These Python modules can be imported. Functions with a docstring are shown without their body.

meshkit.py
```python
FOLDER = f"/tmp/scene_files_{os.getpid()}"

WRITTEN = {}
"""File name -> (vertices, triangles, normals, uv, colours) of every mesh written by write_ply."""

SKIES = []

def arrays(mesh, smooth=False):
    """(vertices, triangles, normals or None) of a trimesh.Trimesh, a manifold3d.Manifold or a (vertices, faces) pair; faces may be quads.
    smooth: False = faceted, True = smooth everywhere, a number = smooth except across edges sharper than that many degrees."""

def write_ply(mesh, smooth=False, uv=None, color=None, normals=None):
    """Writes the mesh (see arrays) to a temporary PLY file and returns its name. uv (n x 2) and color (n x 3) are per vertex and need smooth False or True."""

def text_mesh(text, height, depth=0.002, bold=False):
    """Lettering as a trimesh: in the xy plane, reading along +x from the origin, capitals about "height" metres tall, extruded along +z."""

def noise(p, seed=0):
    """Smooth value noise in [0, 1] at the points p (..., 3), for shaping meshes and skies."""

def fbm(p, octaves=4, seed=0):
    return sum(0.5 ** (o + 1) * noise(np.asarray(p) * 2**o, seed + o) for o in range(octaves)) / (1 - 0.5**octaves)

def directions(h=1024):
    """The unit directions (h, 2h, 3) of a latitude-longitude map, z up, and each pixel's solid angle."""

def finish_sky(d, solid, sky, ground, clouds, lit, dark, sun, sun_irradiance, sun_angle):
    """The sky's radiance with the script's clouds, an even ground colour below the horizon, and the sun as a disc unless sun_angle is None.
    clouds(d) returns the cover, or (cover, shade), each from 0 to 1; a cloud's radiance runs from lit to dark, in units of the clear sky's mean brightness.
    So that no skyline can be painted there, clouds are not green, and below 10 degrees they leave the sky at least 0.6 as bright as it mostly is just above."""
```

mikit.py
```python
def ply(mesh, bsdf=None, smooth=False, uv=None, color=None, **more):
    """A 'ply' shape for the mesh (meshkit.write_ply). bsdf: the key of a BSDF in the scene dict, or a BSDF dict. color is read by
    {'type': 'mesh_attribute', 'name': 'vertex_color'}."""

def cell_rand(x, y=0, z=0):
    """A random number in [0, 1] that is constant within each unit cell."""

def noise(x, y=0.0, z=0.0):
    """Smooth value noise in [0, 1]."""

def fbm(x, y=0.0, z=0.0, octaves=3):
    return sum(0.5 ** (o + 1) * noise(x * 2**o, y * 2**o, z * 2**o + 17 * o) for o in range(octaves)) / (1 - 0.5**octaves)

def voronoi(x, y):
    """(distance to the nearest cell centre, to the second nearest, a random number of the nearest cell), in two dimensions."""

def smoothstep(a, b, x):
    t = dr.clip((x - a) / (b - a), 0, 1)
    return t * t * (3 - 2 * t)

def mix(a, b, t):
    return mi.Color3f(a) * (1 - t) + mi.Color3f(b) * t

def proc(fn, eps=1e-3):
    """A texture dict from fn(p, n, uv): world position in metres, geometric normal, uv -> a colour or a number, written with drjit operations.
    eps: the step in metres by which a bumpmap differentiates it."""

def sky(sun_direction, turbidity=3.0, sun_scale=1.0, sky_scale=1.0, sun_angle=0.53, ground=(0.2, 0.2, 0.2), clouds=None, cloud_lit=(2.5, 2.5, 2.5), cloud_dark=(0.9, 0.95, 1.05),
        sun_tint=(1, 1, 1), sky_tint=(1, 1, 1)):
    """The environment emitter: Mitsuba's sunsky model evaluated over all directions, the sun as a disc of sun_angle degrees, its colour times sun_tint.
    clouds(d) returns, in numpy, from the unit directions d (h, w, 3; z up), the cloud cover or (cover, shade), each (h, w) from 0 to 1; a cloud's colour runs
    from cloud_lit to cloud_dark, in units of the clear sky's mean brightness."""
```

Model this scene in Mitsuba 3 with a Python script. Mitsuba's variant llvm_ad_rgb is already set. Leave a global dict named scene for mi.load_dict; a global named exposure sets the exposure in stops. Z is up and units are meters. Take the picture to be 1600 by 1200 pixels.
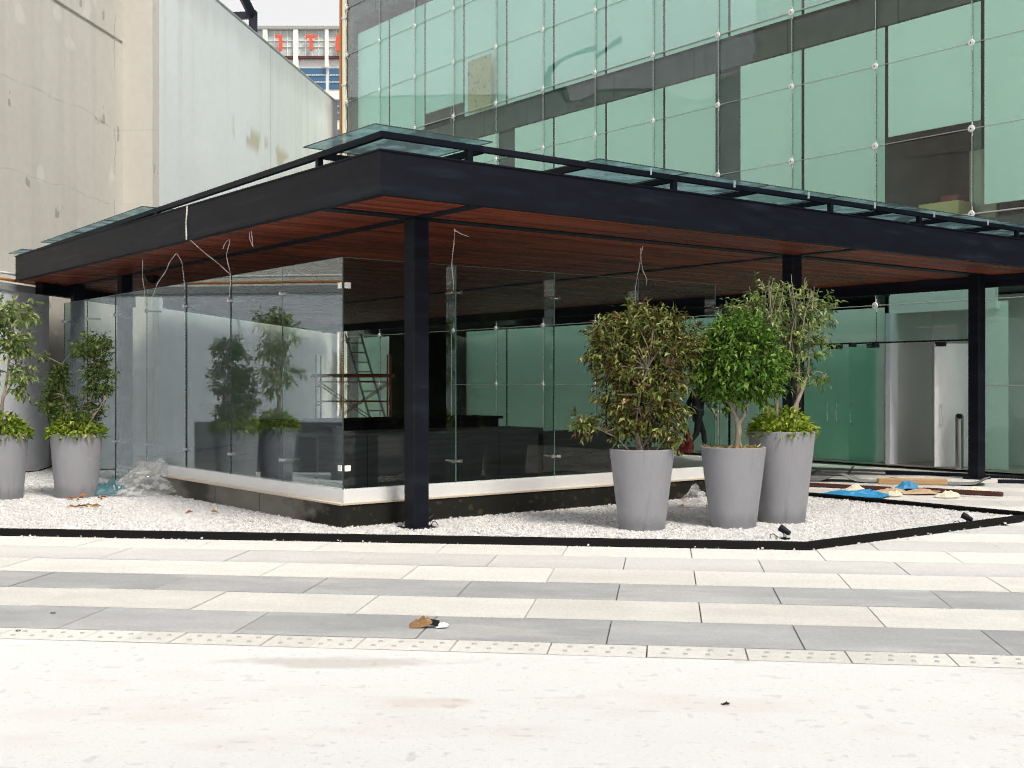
import math
import numpy as np
import trimesh
import mitsuba as mi
import drjit as dr
import mikit
import meshkit
from mikit import ply, proc, noise, fbm, voronoi, cell_rand, smoothstep, mix
from shapely.geometry import Polygon, Point, box as sbox
from shapely import contains_xy

T = mi.ScalarTransform4f
scene, labels = {}, {}

# ------------------------------------------------------------------ camera, sky, exposure
scene['camera'] = {
    'type': 'perspective', 'fov': 2 * math.degrees(math.atan(800 / 1862.0)), 'fov_axis': 'x',
    'near_clip': 0.1, 'far_clip': 1500.0,
    'to_world': T().look_at(origin=[0, 0, 1.6], target=[0, 10, 1.5893], up=[0, 0, 1]),
}
scene['sky'] = mikit.sky([0.48, -0.72, 1.05], turbidity=3, sun_scale=0.62, sun_angle=16, sun_tint=(0.90, 1.0, 1.15), clouds=lambda d: 1.0,
                         cloud_lit=(2.5, 2.5, 2.52))
exposure = 1.95

# ------------------------------------------------------------------ frames: pavilion (a along the front, b going back) and street (v along the kerb, w away)
TH, PH = math.radians(37.85), math.radians(7.34)
CT, ST_, CP, SP = math.cos(TH), math.sin(TH), math.cos(PH), math.sin(PH)
OX, OY = -1.25, 11.3
M_PAV = np.array([[CT, -ST_, 0, OX], [ST_, CT, 0, OY], [0, 0, 1, 0], [0, 0, 0, 1.0]])
M_STR = np.array([[CP, SP, 0, 0], [-SP, CP, 0, 0], [0, 0, 1, 0], [0, 0, 0, 1.0]])


def pav(a, b, z=0.0):
    return np.array([OX + a * CT - b * ST_, OY + a * ST_ + b * CT, z])


def street(v, w, z=0.0):
    return np.array([v * CP + w * SP, -v * SP + w * CP, z])


def moved(mesh, m):
    mesh = mesh.copy()
    mesh.apply_transform(m)
    return mesh


# ------------------------------------------------------------------ helpers
rng = np.random.default_rng(7)
_count = {}


def numbered(key):
    n = _count.get(key, -1) + 1
    _count[key] = n
    return key if n == 0 else f'{key}_{n:03d}'


def put(key, mesh, mat, smooth=False, frame=None, color=None):
    if frame is not None:
        mesh = moved(mesh, frame)
    k = numbered(key)
    scene[k] = ply(mesh, mat, smooth=smooth, color=color)
    return k


def put_at(key, shape, matrix):
    k = numbered(key)
    scene[k] = {**shape, 'to_world': T(np.asarray(matrix, float))}
    return k


def thing(name, label, cat, group=None, kind=None):
    k = numbered(name)
    labels[k] = {'label': label, 'category': cat}
    if group:
        labels[k]['group'] = group
    if kind:
        labels[k]['kind'] = kind
    return k


def bx(x0, x1, y0, y1, z0, z1):
    m = trimesh.creation.box(extents=[abs(x1 - x0), abs(y1 - y0), abs(z1 - z0)])
    m.apply_translation([(x0 + x1) / 2, (y0 + y1) / 2, (z0 + z1) / 2])
    return m


def cbx(x0, x1, y0, y1, z0, z1, c=0.006):
    """A box with chamfered edges."""
    pts = []
    for k in range(3):
        lo, hi = [x0, y0, z0], [x1, y1, z1]
        for j in range(3):
            if j != k:
                lo[j] += c
                hi[j] -= c
        pts += [(x, y, z) for x in (lo[0], hi[0]) for y in (lo[1], hi[1]) for z in (lo[2], hi[2])]
    return trimesh.Trimesh(pts).convex_hull


def cat(ms):
    return trimesh.util.concatenate(ms)


def tube(points, radii, sides=8, caps=True):
    p = np.asarray(points, float)
    r = np.broadcast_to(np.asarray(radii, float), (len(p),))
    t = np.gradient(p, axis=0) if len(p) > 2 else np.repeat([p[1] - p[0]], 2, 0)
    t = t / (np.linalg.norm(t, axis=1, keepdims=True) + 1e-12)
    ref = np.array([0, 0, 1.0]) if abs(t[0, 2]) < 0.9 else np.array([1.0, 0, 0])
    a = np.cross(t, ref)
    a /= np.linalg.norm(a, axis=1, keepdims=True) + 1e-12
    b = np.cross(t, a)
    ang = np.arange(sides) * 2 * np.pi / sides
    v = (p[:, None] + r[:, None, None] * (np.cos(ang)[None, :, None] * a[:, None] + np.sin(ang)[None, :, None] * b[:, None])).reshape(-1, 3)
    i, j = np.meshgrid(np.arange(len(p) - 1), np.arange(sides), indexing='ij')
    q = np.stack([i * sides + j, i * sides + (j + 1) % sides, (i + 1) * sides + (j + 1) % sides, (i + 1) * sides + j], -1).reshape(-1, 4)
    f = np.vstack([q[:, [0, 2, 1]], q[:, [0, 3, 2]]])
    if caps:
        n = len(v)
        v = np.vstack([v, p[0], p[-1]])
        jj = np.arange(sides)
        e = (len(p) - 1) * sides
        f = np.vstack([f, np.stack([jj, (jj + 1) % sides, jj * 0 + n], 1), np.stack([e + (jj + 1) % sides, e + jj, jj * 0 + n + 1], 1)])
    return trimesh.Trimesh(v, f, process=False)


def lathe(profile, n=48):
    """Profile of (r, z) turned round z."""
    pr = np.asarray(profile, float)
    ang = np.arange(n) * 2 * np.pi / n
    v = np.stack([pr[:, 0, None] * np.cos(ang), pr[:, 0, None] * np.sin(ang), np.repeat(pr[:, 1, None], n, 1)], -1).reshape(-1, 3)
    i, j = np.meshgrid(np.arange(len(pr) - 1), np.arange(n), indexing='ij')
    q = np.stack([i * n + j, i * n + (j + 1) % n, (i + 1) * n + (j + 1) % n, (i + 1) * n + j], -1).reshape(-1, 4)
    return trimesh.Trimesh(v, np.vstack([q[:, [0, 1, 2]], q[:, [0, 2, 3]]]), process=False)


def extrude(poly, z0, z1):
    m = trimesh.creation.extrude_polygon(poly, z1 - z0, engine='earcut')
    m.apply_translation([0, 0, z0])
    return m


def quad(p0, p1, p2, p3):
    return trimesh.Trimesh(np.array([p0, p1, p2, p3], float), [[0, 1, 2], [0, 2, 3]], process=False)


def grid_sheet(p0, du, dv, nu, nv, bump=None):
    """A sheet from p0 along du and dv, displaced along its normal by bump(u, v)."""
    p0, du, dv = (np.asarray(x, float) for x in (p0, du, dv))
    u, v = np.meshgrid(np.linspace(0, 1, nu + 1), np.linspace(0, 1, nv + 1), indexing='ij')
    n = np.cross(du, dv)
    n /= np.linalg.norm(n)
    pts = p0 + u[..., None] * du + v[..., None] * dv
    if bump is not None:
        pts = pts + bump(u, v)[..., None] * n
    i, j = np.meshgrid(np.arange(nu), np.arange(nv), indexing='ij')
    k = nv + 1
    q = np.stack([i * k + j, (i + 1) * k + j, (i + 1) * k + j + 1, i * k + j + 1], -1).reshape(-1, 4)
    return trimesh.Trimesh(pts.reshape(-1, 3), np.vstack([q[:, [0, 1, 2]], q[:, [0, 2, 3]]]), process=False)


# the tall walls stand KW times farther back than the annex before them
KW = 1.03

# ------------------------------------------------------------------ materials
def in_pav(p):
    dx, dy = p.x - OX, p.y - OY
    return dx * CT + dy * ST_, dy * CT - dx * ST_, p.z


def in_street(p):
    return p.x * CP - p.y * SP, p.x * SP + p.y * CP, p.z


def mat(key, base, rough=0.6, two=True, bump=None, bump_scale=1.0, **more):
    col = base if isinstance(base, dict) else {'type': 'rgb', 'value': list(base)}
    d = {'type': 'principled', 'base_color': col, 'roughness': rough, **more}
    if bump is not None:
        d = {'type': 'bumpmap', 'arbitrary': bump, 'scale': bump_scale, 'bsdf': d}
    scene[key] = {'type': 'twosided', 'bsdf': d} if two else d


def f_steel(p, n, uv):
    k = fbm(p.x * 3, p.y * 3, p.z * 6)
    s = noise(p.x * 60, p.y * 60, p.z * 60)
    return mix((0.0042, 0.0054, 0.0098), (0.0082, 0.0102, 0.0175), k) * (1 + 0.9 * smoothstep(0.5, 0.8, fbm(p.x * 1.1 + p.y, p.y * 1.1, p.z * 9, octaves=4))) + mi.Color3f(0.02) * smoothstep(0.93, 0.99, s)


def f_wood(p, n, uv):
    a, b, z = in_pav(p)
    row = dr.floor(b / 0.15)
    seg = dr.floor((a + cell_rand(row, 3) * 0.5) / 2.0)
    tone = cell_rand(row, seg, 5)
    grain = fbm(a * 1.5, b * 60, row * 7, octaves=3)
    streak = smoothstep(0.62, 0.8, fbm(a * 0.8, b * 22, row * 3))
    c = mix((0.040, 0.0062, 0.0022), (0.215, 0.0360, 0.0105), dr.clip(tone * 0.75 + grain * 0.5 - 0.1, 0, 1))
    return c * (1 - 0.4 * streak)


def wall_stains(u, z, seed):
    """Runs of dirt down a wall: u along it, z up."""
    return smoothstep(0.5, 0.78, fbm(u * 2.2 + seed, z * 0.12, seed)) * (0.4 + 0.6 * noise(u * 9, z * 0.5, seed))


def crack(u, z, cu, amp):
    return 1 - smoothstep(0.006, 0.03, dr.abs(u - cu - amp * (fbm(z * 1.7, cu * 9, 3) - 0.5) * 2))


def f_beige(p, n, uv):
    v, w, z = in_street(p)
    v, w, z = v / KW, w / KW, 1.6 + (z - 1.6) / KW
    big = fbm(w * 0.5, z * 0.5, v * 0.3, octaves=4)
    fine = fbm(w * 9, z * 9, v * 9)
    c = mix((0.52, 0.495, 0.455), (0.66, 0.64, 0.60), big * 0.8 + fine * 0.3)
    c = c * (1 - 0.07 * wall_stains(w + v, z, 4.0))
    patch = smoothstep(0.66, 0.76, fbm(w * 1.4 + 5, z * 1.1, 2.0, octaves=4))
    c = mix(c, mi.Color3f(0.74, 0.72, 0.68), patch * 0.5)
    holes = smoothstep(0.77, 0.84, fbm(w * 3.1 + 1, z * 2.3, 9.0, octaves=4))
    ck = crack(w, z, 23.72, 0.12) * smoothstep(0.3, 0.5, noise(z * 2.1, 4.0)) * smoothstep(-11.6, -11.3, -v * -1.0)
    line = 1 - smoothstep(0.006, 0.02, dr.abs(z - 5.35 - 0.2 * (fbm(w * 1.2, 3.0) - 0.5)))
    line2 = 1 - smoothstep(0.006, 0.03, dr.abs(z - 6.95 - 0.25 * (fbm(w * 0.9, 8.0) - 0.5)))
    return c * (1 - 0.5 * dr.clip(holes * 0.7 + ck + 0.35 * (line + line2) * noise(w * 3, 2.0), 0, 1))


def f_whitewall(p, n, uv):
    v, w, z = in_street(p)
    v, w, z = v / KW, w / KW, 1.6 + (z - 1.6) / KW
    big = fbm(w * 0.35, z * 0.35, 3.0, octaves=4)
    c = mix((0.66, 0.70, 0.735), (0.765, 0.80, 0.83), big)
    far = smoothstep(29.5, 33.5, w)
    c = mix(c, mi.Color3f(0.60, 0.60, 0.56), far * (0.40 + 0.3 * wall_stains(w * 1.5, z, 11.0)))
    c = c * (1 - 0.10 * wall_stains(w * 1.6, z, 21.0) * smoothstep(5.0, 10.5, z))
    top = smoothstep(10.1, 10.9, z + 0.5 * fbm(w * 3, 1.0))
    c = c * (1 - 0.16 * top)
    zl = z - 8.05 + 0.03 * (w - 29)
    band = (1 - smoothstep(0.06, 0.42, dr.abs(zl))) * smoothstep(28.6, 29.2, w) * (1 - smoothstep(33.0, 33.8, w))
    patch = band * smoothstep(0.48, 0.6, fbm(w * 1.6, z * 0.8 + 4, 6.0, octaves=4))
    c = mix(c, mi.Color3f(0.45, 0.39, 0.28), patch * 0.75)
    seam = 1 - smoothstep(0.01, 0.05, dr.abs(w - 31.7))
    return c * (1 - 0.22 * seam) * (0.97 + 0.06 * fbm(w * 8, z * 8, 1.0))


def f_lavender(p, n, uv):
    v, w, z = in_street(p)
    c = mix((0.655, 0.685, 0.745), (0.74, 0.77, 0.825), fbm(w * 0.7, z * 0.7, v, octaves=4))
    return c * (1 - 0.25 * smoothstep(0.35, 0.0, z) * fbm(w * 4, z * 3, 5.0)) * (1 - 0.1 * wall_stains(w, z, 8.0))


def f_ground(p, n, uv):
    return mix((0.32, 0.31, 0.29), (0.42, 0.41, 0.38), fbm(p.x * 0.6, p.y * 0.6, 1.0, octaves=4))


def f_apron(p, n, uv):
    x, y = p.x, p.y
    big = fbm(x * 0.45, y * 0.7, 2.0, octaves=4)
    c = mix((0.485, 0.492, 0.502), (0.55, 0.557, 0.565), big)
    s1 = smoothstep(0.64, 0.78, fbm(x * 0.9 + 3, y * 2.0, 7.0, octaves=5))
    c = mix(c, mi.Color3f(0.34, 0.285, 0.225), s1 * 0.15)
    d = dr.sqrt(dr.square((x + 0.95) / 0.8) + dr.square((y - 6.82) / 0.16)) + 0.9 * (fbm(x * 5, y * 7, 3.0) - 0.5)
    c = mix(c, mi.Color3f(0.25, 0.22, 0.19), (1 - smoothstep(0.45, 1.0, d)) * 0.38)
    d2 = dr.sqrt(dr.square((x + 0.38) / 0.28) + dr.square((y - 5.95) / 0.12)) + 0.8 * (fbm(x * 7, y * 9, 5.0) - 0.5)
    c = mix(c, mi.Color3f(0.40, 0.31, 0.24), (1 - smoothstep(0.4, 1.0, d2)) * 0.22)
    speck = smoothstep(0.86, 0.92, noise(x * 14, y * 20, 3.0))
    grit = smoothstep(0.80, 0.95, noise(x * 60, y * 60, 2.0))
    return c * (1 - 0.12 * speck - 0.10 * grit) * (0.97 + 0.06 * noise(x * 130, y * 130))


def f_tile(p, n, uv):
    v, w, z = in_street(p)
    row = dr.floor((w - 7.305) / 0.735)
    odd = row - 2 * dr.floor(row / 2)
    off = mi.Float(-0.36) - 0.59 * odd
    cell = dr.floor((v - off) / 1.19)
    r1, r2 = cell_rand(row + 40, cell + 60, 1), cell_rand(row + 40, cell + 60, 2)
    cloud = fbm(v * 2.2 + r1 * 30, w * 4.5, r2 * 20, octaves=5)
    fine = noise(v * 70, w * 70)
    grey = mix((0.19, 0.197, 0.212), (0.405, 0.412, 0.425), r1 * 0.34 + cloud * 0.66)
    beige = mix((0.42, 0.416, 0.398), (0.60, 0.598, 0.58), r1 * 0.45 + cloud * 0.65)
    tactile = w < 7.3
    c = dr.select((odd > 0.5) | tactile, beige, grey)
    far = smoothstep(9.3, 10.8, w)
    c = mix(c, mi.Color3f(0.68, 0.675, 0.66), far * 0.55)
    dust = smoothstep(0.58, 0.75, fbm(v * 1.1 + 9, w * 3.0, 4.0, octaves=4))
    c = mix(c, mi.Color3f(0.62, 0.61, 0.58), dust * 0.16)
    return c * (0.93 + 0.14 * fine)


def f_gravel(p, n, uv):
    k = cell_rand(p.x * 38, p.y * 38, 2)
    return mix((0.36, 0.36, 0.365), (0.80, 0.80, 0.80), dr.sqrt(k)) * (0.9 + 0.1 * fbm(p.x * 0.8, p.y * 0.8, 1.0))


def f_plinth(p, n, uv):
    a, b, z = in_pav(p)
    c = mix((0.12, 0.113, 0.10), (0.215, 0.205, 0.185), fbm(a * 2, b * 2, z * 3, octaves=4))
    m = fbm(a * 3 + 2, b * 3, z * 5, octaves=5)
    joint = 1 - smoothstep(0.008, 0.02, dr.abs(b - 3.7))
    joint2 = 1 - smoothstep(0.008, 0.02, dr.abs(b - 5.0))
    dark_mask = dr.maximum(smoothstep(0.66, 0.72, a), smoothstep(0.75, 0.2, (b - 1.7) / 1.9 + (m - 0.5) * 1.6))  # near-black over the whole front, black stain near the corner of the left face
    dark_mask = dr.maximum(dark_mask, (1 - smoothstep(0.1, 0.7, dr.abs(b - 5.6) + (m - 0.5) * 1.3)) * 0.75)
    c = mix(c, mix((0.002, 0.002, 0.0018), (0.016, 0.0155, 0.012), m), dr.clip(dark_mask, 0, 1) * (0.92 + 0.08 * m))
    moss = smoothstep(0.62, 0.8, fbm(a * 14, b * 14, z * 14)) * dark_mask
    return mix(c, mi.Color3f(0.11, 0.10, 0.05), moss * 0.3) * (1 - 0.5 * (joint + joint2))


def f_planter(p, n, uv):
    s = noise(p.x * 160, p.y * 160, p.z * 160)
    g = fbm(p.x * 3, p.y * 3, p.z * 3)
    ang = p.x * 11 + p.y * 7
    drip = smoothstep(0.62, 0.85, fbm(ang * 2.3, p.z * 0.9, p.y * 9, octaves=4))
    scuff = smoothstep(0.70, 0.80, fbm(p.x * 9 + 3, p.z * 16, p.y * 9, octaves=4))
    dirt = smoothstep(0.16, 0.0, p.z - 0.12 * fbm(p.x * 14, p.y * 14, 1.0))
    c = mix((0.248, 0.250, 0.278), (0.300, 0.302, 0.332), 0.55 * s + 0.5 * g)
    return c * (1 - 0.16 * drip - 0.28 * dirt) + mi.Color3f(0.03) * scuff


def f_bark(p, n, uv):
    return mix((0.20, 0.165, 0.125), (0.42, 0.36, 0.29), fbm(p.x * 30, p.y * 30, p.z * 9))


def f_blind(p, n, uv):
    a, b, z = in_pav(p)
    k = fbm(b * 0.6, z * 0.5, a, octaves=4)
    bay = cell_rand((b - 2.24) / 2.04 + 50, 3)
    return mix((0.72, 0.81, 0.75), (0.87, 0.93, 0.88), dr.clip(k * 0.6 + bay * 0.45, 0, 1))


def f_slab(p, n, uv):
    a, b, z = in_pav(p)
    k = fbm(b * 1.1, z * 2.0, a, octaves=5)
    j = 1 - smoothstep(0.01, 0.03, dr.abs(b / 2.72 - dr.floor(b / 2.72) - 0.5) * 2.72)
    run = smoothstep(0.5, 0.8, fbm(b * 3.5, z * 0.4, a, octaves=4))
    return mix((0.050, 0.054, 0.052), (0.115, 0.120, 0.115), k) * (1 - 0.5 * j) * (1 - 0.35 * run)


def f_counter(p, n, uv):
    a, b, z = in_pav(p)
    g = fbm(a * 1.5 + b, z * 26 + 3 * fbm(a * 2, b, z), 3.0, octaves=4)
    return mix((0.018, 0.018, 0.020), (0.075, 0.073, 0.075), g)


def f_lumber(p, n, uv):
    return mix((0.36, 0.21, 0.10), (0.55, 0.36, 0.19), fbm(p.x * 6, p.y * 6, p.z * 80))


def f_redbar(p, n, uv):
    return mix((0.045, 0.014, 0.010), (0.10, 0.032, 0.022), fbm(p.x * 5, p.y * 5, p.z * 40))


def f_card(p, n, uv):
    return mix((0.42, 0.28, 0.17), (0.66, 0.52, 0.36), fbm(p.x * 9, p.y * 9, p.z * 9))


def f_plywood(p, n, uv):
    a, b, z = in_pav(p)
    knots = smoothstep(0.80, 0.86, noise(b * 17, z * 15, 4.0))
    return mix((0.50, 0.36, 0.16), (0.68, 0.54, 0.30), fbm(b * 3, z * 14, 1.0)) * (1 - 0.7 * knots)


def f_felt(p, n, uv):
    return mix((0.10, 0.115, 0.12), (0.22, 0.235, 0.235), fbm(p.x * 8, p.y * 8, p.z * 8, octaves=4))


def f_tower(p, n, uv):
    return mix((0.74, 0.74, 0.73), (0.82, 0.82, 0.81), fbm(p.x * 0.3, p.z * 0.2, 1.0))


mat('m_steel', proc(f_steel), 0.5, specular=0.18)
mat('m_wood', proc(f_wood), 0.5)
mat('m_beige', proc(f_beige), 0.85)
mat('m_whitewall', proc(f_whitewall), 0.8)
mat('m_lavender', proc(f_lavender), 0.8)
mat('m_ground', proc(f_ground), 0.9)
mat('m_apron', proc(f_apron), 0.85)
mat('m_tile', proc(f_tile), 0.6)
mat('m_gravel', proc(f_gravel), 0.8)
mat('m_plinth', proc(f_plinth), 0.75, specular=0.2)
mat('m_planter', proc(f_planter), 0.6)
mat('m_bark', proc(f_bark), 0.85)
mat('m_blind', proc(f_blind), 0.8)
mat('m_slab', proc(f_slab), 0.85)
mat('m_counter', proc(f_counter), 0.35)
mat('m_lumber', proc(f_lumber), 0.75)
mat('m_redbar', proc(f_redbar), 0.6)
mat('m_card', proc(f_card), 0.8)
mat('m_plywood', proc(f_plywood), 0.7)
mat('m_felt', proc(f_felt), 0.95)
mat('m_tower', proc(f_tower), 0.8)
mat('m_dado', (0.13, 0.135, 0.15), 0.7)
mat('m_white', (0.78, 0.79, 0.79), 0.5)
mat('m_cream', (0.78, 0.72, 0.56), 0.5)
mat('m_orange', (0.52, 0.22, 0.06), 0.55)
mat('m_red', (0.72, 0.10, 0.05), 0.5)
mat('m_redblack', (0.20, 0.02, 0.02), 0.6)
mat('m_black', (0.005, 0.005, 0.006), 0.55, specular=0.2)
mat('m_joint', (0.03, 0.05, 0.045), 0.4)
mat('m_glassedge', (0.10, 0.20, 0.17), 0.2)
mat('m_soil', (0.035, 0.022, 0.015), 0.95)
mat('m_chrome', (0.80, 0.80, 0.80), 0.22, metallic=1.0)
mat('m_steelpost', (0.42, 0.42, 0.43), 0.3, metallic=1.0)
mat('m_disc', (0.86, 0.86, 0.84), 0.35)
mat('m_rod', (0.36, 0.37, 0.36), 0.4)
mat('m_skin', (0.30, 0.13, 0.08), 0.6)
mat('m_cloth', (0.008, 0.009, 0.014), 0.85)
mat('m_hair', (0.012, 0.009, 0.008), 0.6)
mat('m_door', (0.92, 0.93, 0.95), 0.35)
mat('m_jamb', (0.72, 0.73, 0.80), 0.6)
mat('m_vestibule', (0.68, 0.68, 0.66), 0.7)
mat('m_boxyellow', (0.55, 0.44, 0.20), 0.8)
mat('m_scaffold', (0.34, 0.095, 0.04), 0.6)
mat('m_aluminium', (0.62, 0.63, 0.64), 0.35, metallic=0.8)
mat('m_ledge', (0.52, 0.45, 0.36), 0.75)
mat('m_curb', (0.72, 0.73, 0.74), 0.6)
mat('m_string', (0.70, 0.68, 0.66), 0.7)
mat('m_gold', (0.24, 0.135, 0.05), 0.4)
mat('m_purple', (0.018, 0.015, 0.035), 0.5)
mat('m_paleglass', (0.50, 0.58, 0.58), 0.25)
mat('m_blueglass', (0.05, 0.14, 0.26), 0.12)
mat('m_maroon', (0.10, 0.03, 0.035), 0.6)
mat('m_capgrey', (0.33, 0.35, 0.35), 0.6)
mat('m_floor', (0.30, 0.285, 0.24), 0.35)
mat('m_paper', (0.74, 0.68, 0.56), 0.8)
mat('m_tarp', (0.03, 0.25, 0.50), 0.5)
mat('m_kerb', (0.0045, 0.0042, 0.0042), 0.6, specular=0.2)
scene['m_glass'] = {'type': 'thindielectric', 'int_ior': 2.1, 'specular_reflectance': {'type': 'rgb', 'value': [0.84, 0.95, 1.0]}, 'specular_transmittance': {'type': 'rgb', 'value': [0.80, 0.90, 0.88]}}
scene['m_frontglass'] = {'type': 'thindielectric', 'int_ior': 1.30, 'specular_transmittance': {'type': 'rgb', 'value': [0.80, 0.90, 0.88]}}
scene['m_facade'] = {'type': 'thindielectric', 'int_ior': 1.5, 'specular_transmittance': {'type': 'rgb', 'value': [0.77, 0.96, 0.895]}}
scene['m_facadetop'] = {'type': 'thindielectric', 'int_ior': 1.85, 'specular_transmittance': {'type': 'rgb', 'value': [0.71, 0.93, 0.89]}}
scene['m_fin'] = {'type': 'thindielectric', 'int_ior': 1.5, 'specular_transmittance': {'type': 'rgb', 'value': [0.82, 0.92, 0.88]}}
scene['m_roofglass'] = {'type': 'blendbsdf', 'weight': proc(lambda p, n, uv: 0.16 + 0.42 * smoothstep(0.40, 0.72, fbm(p.x * 5, p.y * 5, 3.0, octaves=4))),
                        'a': {'type': 'thindielectric', 'int_ior': 1.5, 'specular_transmittance': {'type': 'rgb', 'value': [0.60, 0.80, 0.82]}},
                        'b': {'type': 'principledthin', 'base_color': {'type': 'rgb', 'value': [0.26, 0.42, 0.47]}, 'roughness': 0.5, 'diff_trans': 1.1}}
scene['m_film'] = {'type': 'blendbsdf', 'weight': proc(lambda p, n, uv: 0.16 + 0.6 * smoothstep(0.45, 0.7, fbm(p.x * 11, p.y * 11, p.z * 14, octaves=3))),
                   'a': {'type': 'thindielectric', 'int_ior': 1.6},
                   'b': {'type': 'principledthin', 'base_color': {'type': 'rgb', 'value': [0.86, 0.88, 0.90]}, 'roughness': 0.25, 'diff_trans': 0.7}}
scene['m_tealfilm'] = {'type': 'blendbsdf', 'weight': 0.6,
                       'a': {'type': 'thindielectric', 'int_ior': 1.5},
                       'b': {'type': 'twosided', 'bsdf': {'type': 'principled', 'base_color': {'type': 'rgb', 'value': [0.06, 0.20, 0.25]}, 'roughness': 0.3}}}
scene['m_leaf'] = {'type': 'principledthin', 'base_color': {'type': 'mesh_attribute', 'name': 'vertex_color'}, 'roughness': 0.33, 'diff_trans': 0.6, 'eta': 1.45}

# ------------------------------------------------------------------ ground, bed, pavement
EDGE_W = 11.66
corner = street(1.36, EDGE_W)
bed_pts = [street(-11.4, EDGE_W), corner, pav(7.5, -2.49), pav(7.5, 1.75), pav(0.6, 1.75), pav(0.6, 11.6), street(-11.2, 22.6), street(-11.4, 20.9)]
BED = Polygon([p[:2] for p in bed_pts])
HOUSE = Polygon([pav(*q)[:2] for q in ((0.6, 1.75), (6.65, 1.75), (6.65, 9.0), (0.6, 9.0))])

put('ground', quad([-300, -300, -0.05], [300, -300, -0.05], [300, 300, -0.05], [-300, 300, -0.05]), 'm_ground')
labels['ground'] = {'label': 'grey screed ground under and around the whole site', 'kind': 'structure'}
apron = moved(extrude(sbox(-60, -40, 60, 6.975), -0.04, 0.0), M_STR)
put('concrete_apron', apron, 'm_apron')
labels['concrete_apron'] = {'label': 'pale stained concrete paving in the foreground', 'kind': 'structure'}

put('paving_bed', moved(extrude(sbox(-9, 6.98, 10, 11.5), -0.06, -0.022), M_STR), 'm_dado')
labels['paving_bed'] = {'label': 'dark mortar bed showing in the joints between the paving slabs', 'kind': 'structure'}
labels['pavement'] = {'label': 'grey and cream paving slabs laid in alternating strips', 'kind': 'structure'}
block = BED.union(Polygon([pav(*q)[:2] for q in ((0.3, 1.7), (7.5, 1.7), (7.5, 27), (0.3, 27))])).buffer(0.012)


def in_view(x, y, margin):
    return y > 1 and -margin < 800 + 1862 * x / y < 1600 + margin


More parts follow.
